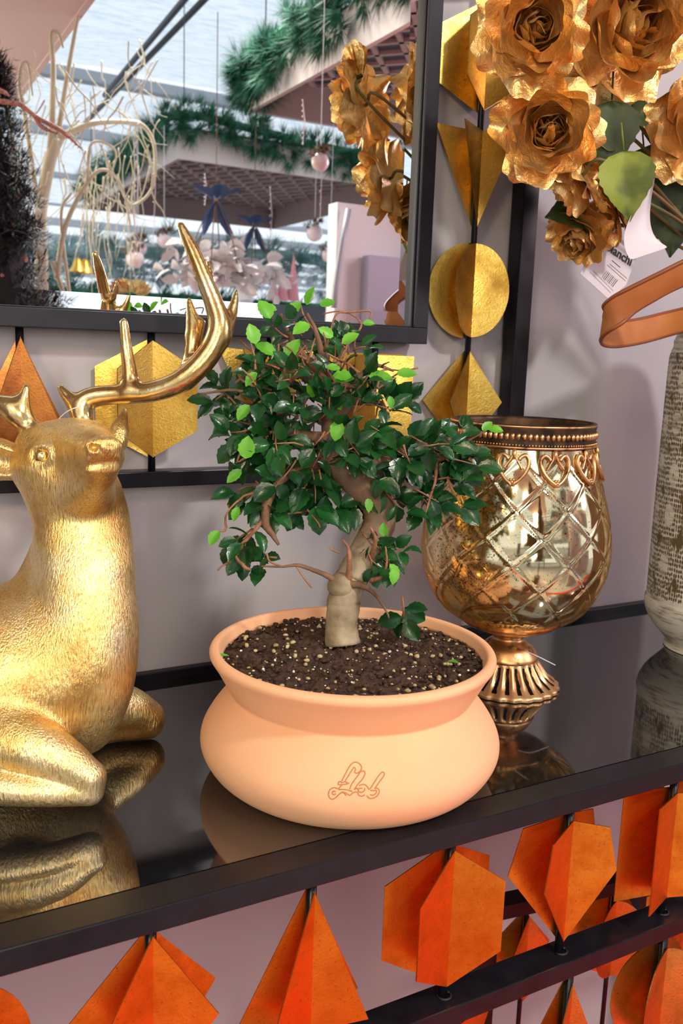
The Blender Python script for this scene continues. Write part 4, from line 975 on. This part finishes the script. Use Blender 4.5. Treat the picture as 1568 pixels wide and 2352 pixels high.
def needles(b, pts, n, spread, ln, wd_=0.0022, seed=0, drop_=0.0):
    r_ = random.Random(seed); pts = np.asarray(pts); V = []; F = []
    for k in range(n):
        i = r_.random()*(len(pts)-1); j = int(i); p = pts[j]+(pts[min(j+1, len(pts)-1)]-pts[j])*(i-j)
        o = np.array([r_.gauss(0,1), r_.gauss(0,1), r_.gauss(0,1)]); o /= np.linalg.norm(o); s_ = spread*r_.random()**0.6
        # tufts: needles cluster round twig tips
        key = int(r_.random()*len(pts)*7); rk = random.Random(key*31+seed); tip = np.array([rk.gauss(0,1), rk.gauss(0,1), rk.gauss(0,1)]); tip /= np.linalg.norm(tip)
        jj = min(len(pts)-1, key//7); c_ = pts[jj]+tip*spread*rk.random()**0.5+np.array([0,0,-drop_*rk.random()])
        p = c_+o*s_*0.25; d = o*0.7+tip*0.8; d /= np.linalg.norm(d); l_ = ln*r_.uniform(0.6,1.2)
        w_ = np.cross(d, (0.3,0.5,0.8)); w_ /= np.linalg.norm(w_)
        m0 = len(V); V += [p-w_*wd_, p+w_*wd_, p+d*l_]; F.append((m0, m0+1, m0+2))
    b.add(V, F)
def garland(pts, n, spread, ln, mm, label, wd_=0.0022, seed=0, drop_=0.05, group='pine garlands'):
    b = MB(); P = catmull(np.array(pts), 10); needles(b, P, n, spread, ln, wd_, seed, drop_); b.tube(P, spread*0.25, 6)
    o = b.build('pine_garland', mm, None, loc=P[len(P)//2]); tag(o, label, 'garland', group); return o
garland([(1.58,ry(5.9),2.40),(1.60,ry(5.2),2.43),(1.58,ry(4.5),2.42),(1.60,ry(3.82),2.46),(2.0,ry(3.76),2.44),(2.4,ry(3.8),2.42),(2.8,ry(3.76),2.40),(3.1,ry(3.8),2.42)], 20000, 0.085, 0.075, m_pine, 'green pine garland lying along the rim of the further hanging tray', 0.003, 1, 0.08)
garland([(1.56,ry(2.68),2.36),(1.53,ry(2.55),2.43),(1.54,ry(2.1),2.45),(1.53,ry(1.6),2.45),(1.54,ry(1.0),2.45)], 20000, 0.10, 0.07, m_pine, 'green pine garland hanging over the upper right tray', 0.0026, 2, 0.08)
garland([(-1.5+0.9*k, ry(5.1+0.1*(k%2)), 1.85+0.05*(k%3)) for k in range(8)], 26000, 0.17, 0.11, m_frost, 'frosted pine garland on the shelf beyond the aisle', 0.004, 3, 0.12)
garland([(-1.5+0.9*k, ry(4.85), 1.58) for k in range(8)], 14000, 0.10, 0.08, m_pine, 'dark pine garland below the frosted one on the far shelf', 0.004, 4, 0.10)
sh = thing('display_shelf', (2.5, ry(5.4), 0), 'long dark display shelf carrying the far pine garlands', 'shelf')
b = MB(); b.box((-2.5, ry(5.7), 1.40), (6.0, ry(4.7), 1.44)); b.build('shelf_board', m_pipe, sh)
b = MB(); b.box((-2.5, ry(5.7), 0.70), (6.0, ry(4.7), 0.74)); b.build('shelf_board', m_pipe, sh)
for x in (-2.4, 0.3, 3.0, 5.8):
    b = MB(); b.box((x, ry(5.7), 0), (x+0.06, ry(4.7), 1.40)); b.build('upright', m_pipe, sh)
# white post and lilac board
pn = thing('room_divider', (2.05, ry(2.05), 0), 'white room divider with a lilac grey board, seen at the lower right in the mirror', 'room divider')
b = MB(); b.box((1.63, ry(2.10), 0), (2.9, ry(2.03), 1.80)); b.build('back_board', m_white, pn)
b = MB(); b.box((1.74, ry(2.02), 0), (2.9, ry(1.97), 1.615)); b.build('front_board', m_lilac, pn)
b = MB(); b.tube([vp(800,480,2.0), vp(785,560,2.0), vp(770,660,2.0), vp(762,760,2.0)], 0.012, 8); b.build('grey_trim', m_beam, pn, smooth=True)
# hanging baubles with moss tops
BB = [(310,595,3.0,0.040,'left of the pair beside the antler'),(318,570,3.2,0.038,'highest of the left three'),(377,552,3.4,0.036,'left of the hanging flower basket'),(722,535,2.8,0.038,'right of the hanging flower basket'),(757,585,2.6,0.036,'beside the white display panel'),(735,372,1.5,0.027,'nearest the peonies, with a card')]
for (px, py, yv, r, wh) in BB:
    c_ = vp(px, py, yv); t = thing('hanging_bauble', c_, 'pearly pink bauble with a mossy top, '+wh, 'bauble', 'mossy baubles on strings')
    b = MB(); b.sphere(c_, r, 20, 14); b.build('ball', m_pearl, t, smooth=True)
    b = MB(); needles(b, np.array([c_+np.array([0,0,r*0.9]), c_+np.array([r*0.3,0,r*0.9]), c_+np.array([-r*0.4,0,r*0.85])]), 500, r*0.8, r*0.5, 0.002, 5); b.build('moss_top', m_moss, t)
    b = MB(); b.tube([c_+[0,0,r], c_+[0,0,max(0.3, 2.3-c_[2])]], 0.0013, 5); b.build('string', m_white, t)
# hanging flower baskets with navy bows
def basket(px, py, yv, s_, label):
    c_ = vp(px, py, yv); t = thing('flower_basket', c_, label, 'hanging flowers', 'hanging baskets with bows')
    b = MB(); r_ = random.Random(int(px))
    for k in range(150):
        o = np.array([r_.gauss(0,1)*1.5, r_.gauss(0,1), r_.gauss(0,0.5)-0.45]); p = c_+o*s_*0.11
        R = frame(np.array([r_.gauss(0,1), r_.gauss(0,1), r_.gauss(0,.6)-0.2]), np.array([r_.gauss(0,1), r_.gauss(0,1), 1.0])); b.add((LV*0.12*s_) @ R.T+p, LF)
    b.build('blooms', m_blush, t, smooth=True)
    tp = c_+np.array([0,0,0.36*s_]); b = MB()
    for k in range(6):
        a = k*math.pi/3; b.tube(catmull([tp, c_+np.array([0.12*s_*math.cos(a), 0.12*s_*math.sin(a), 0.14*s_]), c_+np.array([0.18*s_*math.cos(a), 0.18*s_*math.sin(a), -0.05])], 4), 0.004*s_, 5)
    b.tube([tp, tp+[0,0,2.3-tp[2]+0.3]], 0.002, 5); b.build('hanger', m_barkd, t)
    b = MB()
    for k in range(5):
        a = k*1.3+0.4; R = frame(np.array([math.cos(a), math.sin(a), 0.35]), np.array([0,0,1.0])); b.add((LV*0.17*s_) @ R.T+tp, LF)
    for sx_ in (-1, 1): R = frame(np.array([0.4*sx_, 0.1, -1.0]), np.array([0,-1.0,0.1])); b.add((LV*np.array([0.10,0.24,0.2])*s_) @ R.T+tp, LF)
    b.build('bow', m_blue, t, smooth=True)
basket(495, 588, 2.7, 0.66, 'hanging basket of white blooms under a large navy bow')
basket(582, 612, 3.1, 0.55, 'hanging basket of rosy blooms with a smaller navy bow, right of the larger')
# strings of beads hanging from the tray
for k, (px, y0_, y1_, yv) in enumerate(((312,300,520,3.2),(352,300,560,3.3),(620,430,560,3.1),(470,400,470,3.0),(735,250,500,2.7),(695,230,330,2.2))):
    a = vp(px, y0_, yv); e = vp(px, y1_, yv); b = MB(); b.tube([a, (a+e)/2+[0.01,0,0], e], 0.0016, 5)
    for q in np.linspace(0, 1, 9): b.sphere(a+(e-a)*q, 0.004, 6, 4)
    o = b.build('bead_string', m_pearl, None, loc=e); tag(o, 'thin white bead string hanging in the mirror view, '+['leftmost','second from the left','right of the large basket','above the navy bow','before the panel edge','short one high by the upper tray'][k], 'bead string', 'hanging bead strings')
# cream curly willow tree
wt = thing('twig_tree', (vp(100,760,2.0)[0], vp(100,760,2.0)[1], 0), 'tall cream coloured curly twig tree reflected at the mirror left', 'tree')
b = MB(); YT = 2.0
def tw2(P, r0, r1):
    r0, r1 = r0*0.82, r1*0.9; b.tube(catmull([vp(px, py, yv) for px, py, yv in P], 7), np.linspace(r0, r1, (len(P)-1)*7+1), 7)
tw2([(95,900,2.0),(95,640,2.0),(92,500,2.0),(112,380,2.0),(130,320,2.0)], 0.028, 0.020)
tw2([(112,380,2.0),(120,260,2.0),(122,150,2.0),(118,80,2.0),(135,78,2.0),(145,110,2.0)], 0.014, 0.004)
tw2([(130,320,2.0),(170,300,2.0),(220,282,2.0),(290,280,2.05),(330,290,2.1),(355,340,2.1),(350,430,2.1),(310,470,2.1),(285,450,2.1),(270,400,2.1)], 0.014, 0.003)
tw2([(130,330,2.0),(150,200,2.0),(175,60,2.0),(190,0,2.0)], 0.011, 0.005)
tw2([(90,500,2.0),(60,280,2.0),(45,200,2.0),(50,150,2.0),(65,150,2.0),(75,220,2.0)], 0.011, 0.003)
tw2([(130,640,2.0),(150,520,2.0),(200,420,2.0),(240,390,2.0),(280,430,2.05),(300,520,2.1)], 0.012, 0.003)
tw2([(95,540,2.0),(40,440,2.0),(20,250,2.0),(0,190,2.0)], 0.010, 0.003)
tw2([(200,420,2.0),(210,330,2.0),(260,340,2.0),(262,380,2.0),(215,480,2.0)], 0.007, 0.002)
tw2([(120,600,2.0),(160,700,2.0),(140,500,2.0),(165,440,2.0)], 0.010, 0.004)
r_ = random.Random(11)
for k in range(85):
    x = r_.choice((120,150,180,210,240,270,300,330,350,60,90))+r_.uniform(-20,20); y = r_.uniform(90,430); yv = r_.uniform(1.8,2.3); P = [(x, y, yv)]
    ax_ = r_.uniform(-28,28)
    for j in range(r_.choice((3,4,5))):
        ax_ += r_.uniform(-22,22); P.append((P[-1][0]+ax_*0.6, P[-1][1]+r_.uniform(8,45), yv))
    tw2(P, r_.uniform(0.0022,0.0042), 0.001)
for k in range(50):
    x = r_.uniform(180,330); y = r_.uniform(330,560); yv = r_.uniform(2.3,3.0); tw2([(x,y,yv),(x+r_.uniform(-12,12),y+50,yv),(x+r_.uniform(-20,20),y+r_.uniform(80,170),yv)], 0.0025, 0.001)
b.build('branches', m_twigcream, wt, smooth=True)
# black tinsel tree
bt = thing('tinsel_tree', (vp(10,700,1.5)[0], vp(10,700,1.5)[1], 0), 'black tinsel christmas tree with copper glints reflected at the mirror left edge', 'tree')
tx_, ty_ = WL[bt][0]-0.03, WL[bt][1]; b = MB(); r_ = random.Random(5)
for k in range(420):
    t = r_.random()**0.8; z = 1.05+0.92*(1-t); rad = 0.04+0.17*t; a = r_.uniform(0, 6.283); d = np.array([math.cos(a), math.sin(a), -0.15]); p0 = np.array([tx_, ty_, z]); p1 = p0+d*rad
    needles(b, np.array([p0+(p1-p0)*q for q in (0.45,0.6,0.75,0.9,1.0)]), 80, 0.028, 0.034, 0.0017, k)
b.tube([(tx_,ty_,0.3),(tx_,ty_,1.98)], 0.02, 8); b.lathe([(0.0,1.02),(0.13,1.05),(0.10,1.35),(0.06,1.65),(0.0,1.92)], (tx_,ty_,0), 16); b.build('foliage', m_tinsel, bt)
b = MB()
for k in range(60):
    a = r_.uniform(0, 6.28); t = r_.random(); rad = 0.03+0.17*t; z = 1.02+0.9*(1-t)
    p = np.array([tx_+rad*math.cos(a), ty_+rad*math.sin(a), z]); lump(b, p, r_.uniform(0.004,0.010))
tag(b.build('copper_glints', m_glit, bt), kind='stuff')
b = MB(); b.lathe([(0.0,0.0),(0.13,0.0),(0.15,0.32),(0.0,0.32)], (tx_,ty_,0.0), 24); b.build('tub', m_pipe, bt)
# copper glitter sprig
b = MB()
for P in ([(-40,205,1.0),(0,232,1.0),(45,240,1.0),(85,270,1.0),(140,300,1.0),(192,346,1.0)], [(75,262,1.0),(95,290,1.0),(137,310,1.0)], [(-20,200,1.0),(10,212,1.0),(22,222,1.0)]):
    b.tube(catmull([vp(*q) for q in P], 7), np.concatenate([np.linspace(0.0055, 0.0045, (len(P)-1)*7-6), np.linspace(0.0045, 0.0008, 7)]), 8)
for P in ([(0,232,1.0),(45,240,1.0),(85,270,1.0),(140,300,1.0),(185,340,1.0)], [(75,262,1.0),(95,290,1.0),(132,306,1.0)]):
    q = catmull(np.array([vp(*p) for p in P]), 40)
    for p in q: lump(b, p+rv(0.0025), rnd.uniform(0.0008,0.0020), 5, 3)
gs = b.build('glitter_sprig', m_glit, bt)
# things on the far shelf
for k, px in enumerate((180, 197)):
    c_ = vp(px, 625+3*k, 3.2); t = MB(); t.lathe([(0.045,0.0),(0.040,0.008),(0.026,0.03),(0.020,0.05),(0.010,0.062),(0.0,0.065)], c_, 20)
    o = t.build('bell', m_leafgold, None, smooth=True, loc=c_); tag(o, 'small golden bell hanging by the twig tree, '+('left one' if k == 0 else 'right one'), 'bell', 'golden bells')
for k, (px, py, h_) in enumerate(((628,690,0.12),(648,690,0.16),(672,690,0.24))):
    c_ = vp(px, py, 3.3); t = MB(); t.lathe([(0.035,0.0),(0.0,h_)], c_, 18, close=False); o = t.build('felt_cone_tree', m_rosecone, None, smooth=True, loc=c_)
    tag(o, ['shortest pink felt cone tree','middle pink felt cone tree','tallest pink felt cone tree'][k]+' beyond the bonsai top', 'cone tree', 'pink cone trees')
c_ = vp(560,690,3.3); t = thing('white_lantern', c_, 'small white roofed lantern beyond the antlers', 'lantern')
b = MB(); b.lathe([(0.055,0.0),(0.055,0.01),(0.045,0.02),(0.035,0.06),(0.012,0.085),(0.0,0.09)], c_, 4); b.build('roof', m_white, t)
b = MB(); b.box(c_+[-0.035,-0.035,-0.16], c_+[0.035,0.035,0.0]); b.build('body', m_white, t)
wg = thing('gold_wing_ornament', vp(300,670,2.6), 'gold feathered wing ornament reflected above the mirror lower edge', 'ornament')
for s_ in (-1, 1):
    b = MB()
    for k in range(7):
        a = math.radians(20+k*13); R = frame(np.array([s_*math.cos(a)*1.0, 0, math.sin(a)]), np.array([0,1.0,0])); b.add((LV*np.array([0.05,0.075-0.004*k,0.05])) @ R.T+WL[wg]+np.array([s_*0.012,0,-0.01]), LF)
    b.build('wing', m_antler, wg, smooth=True)
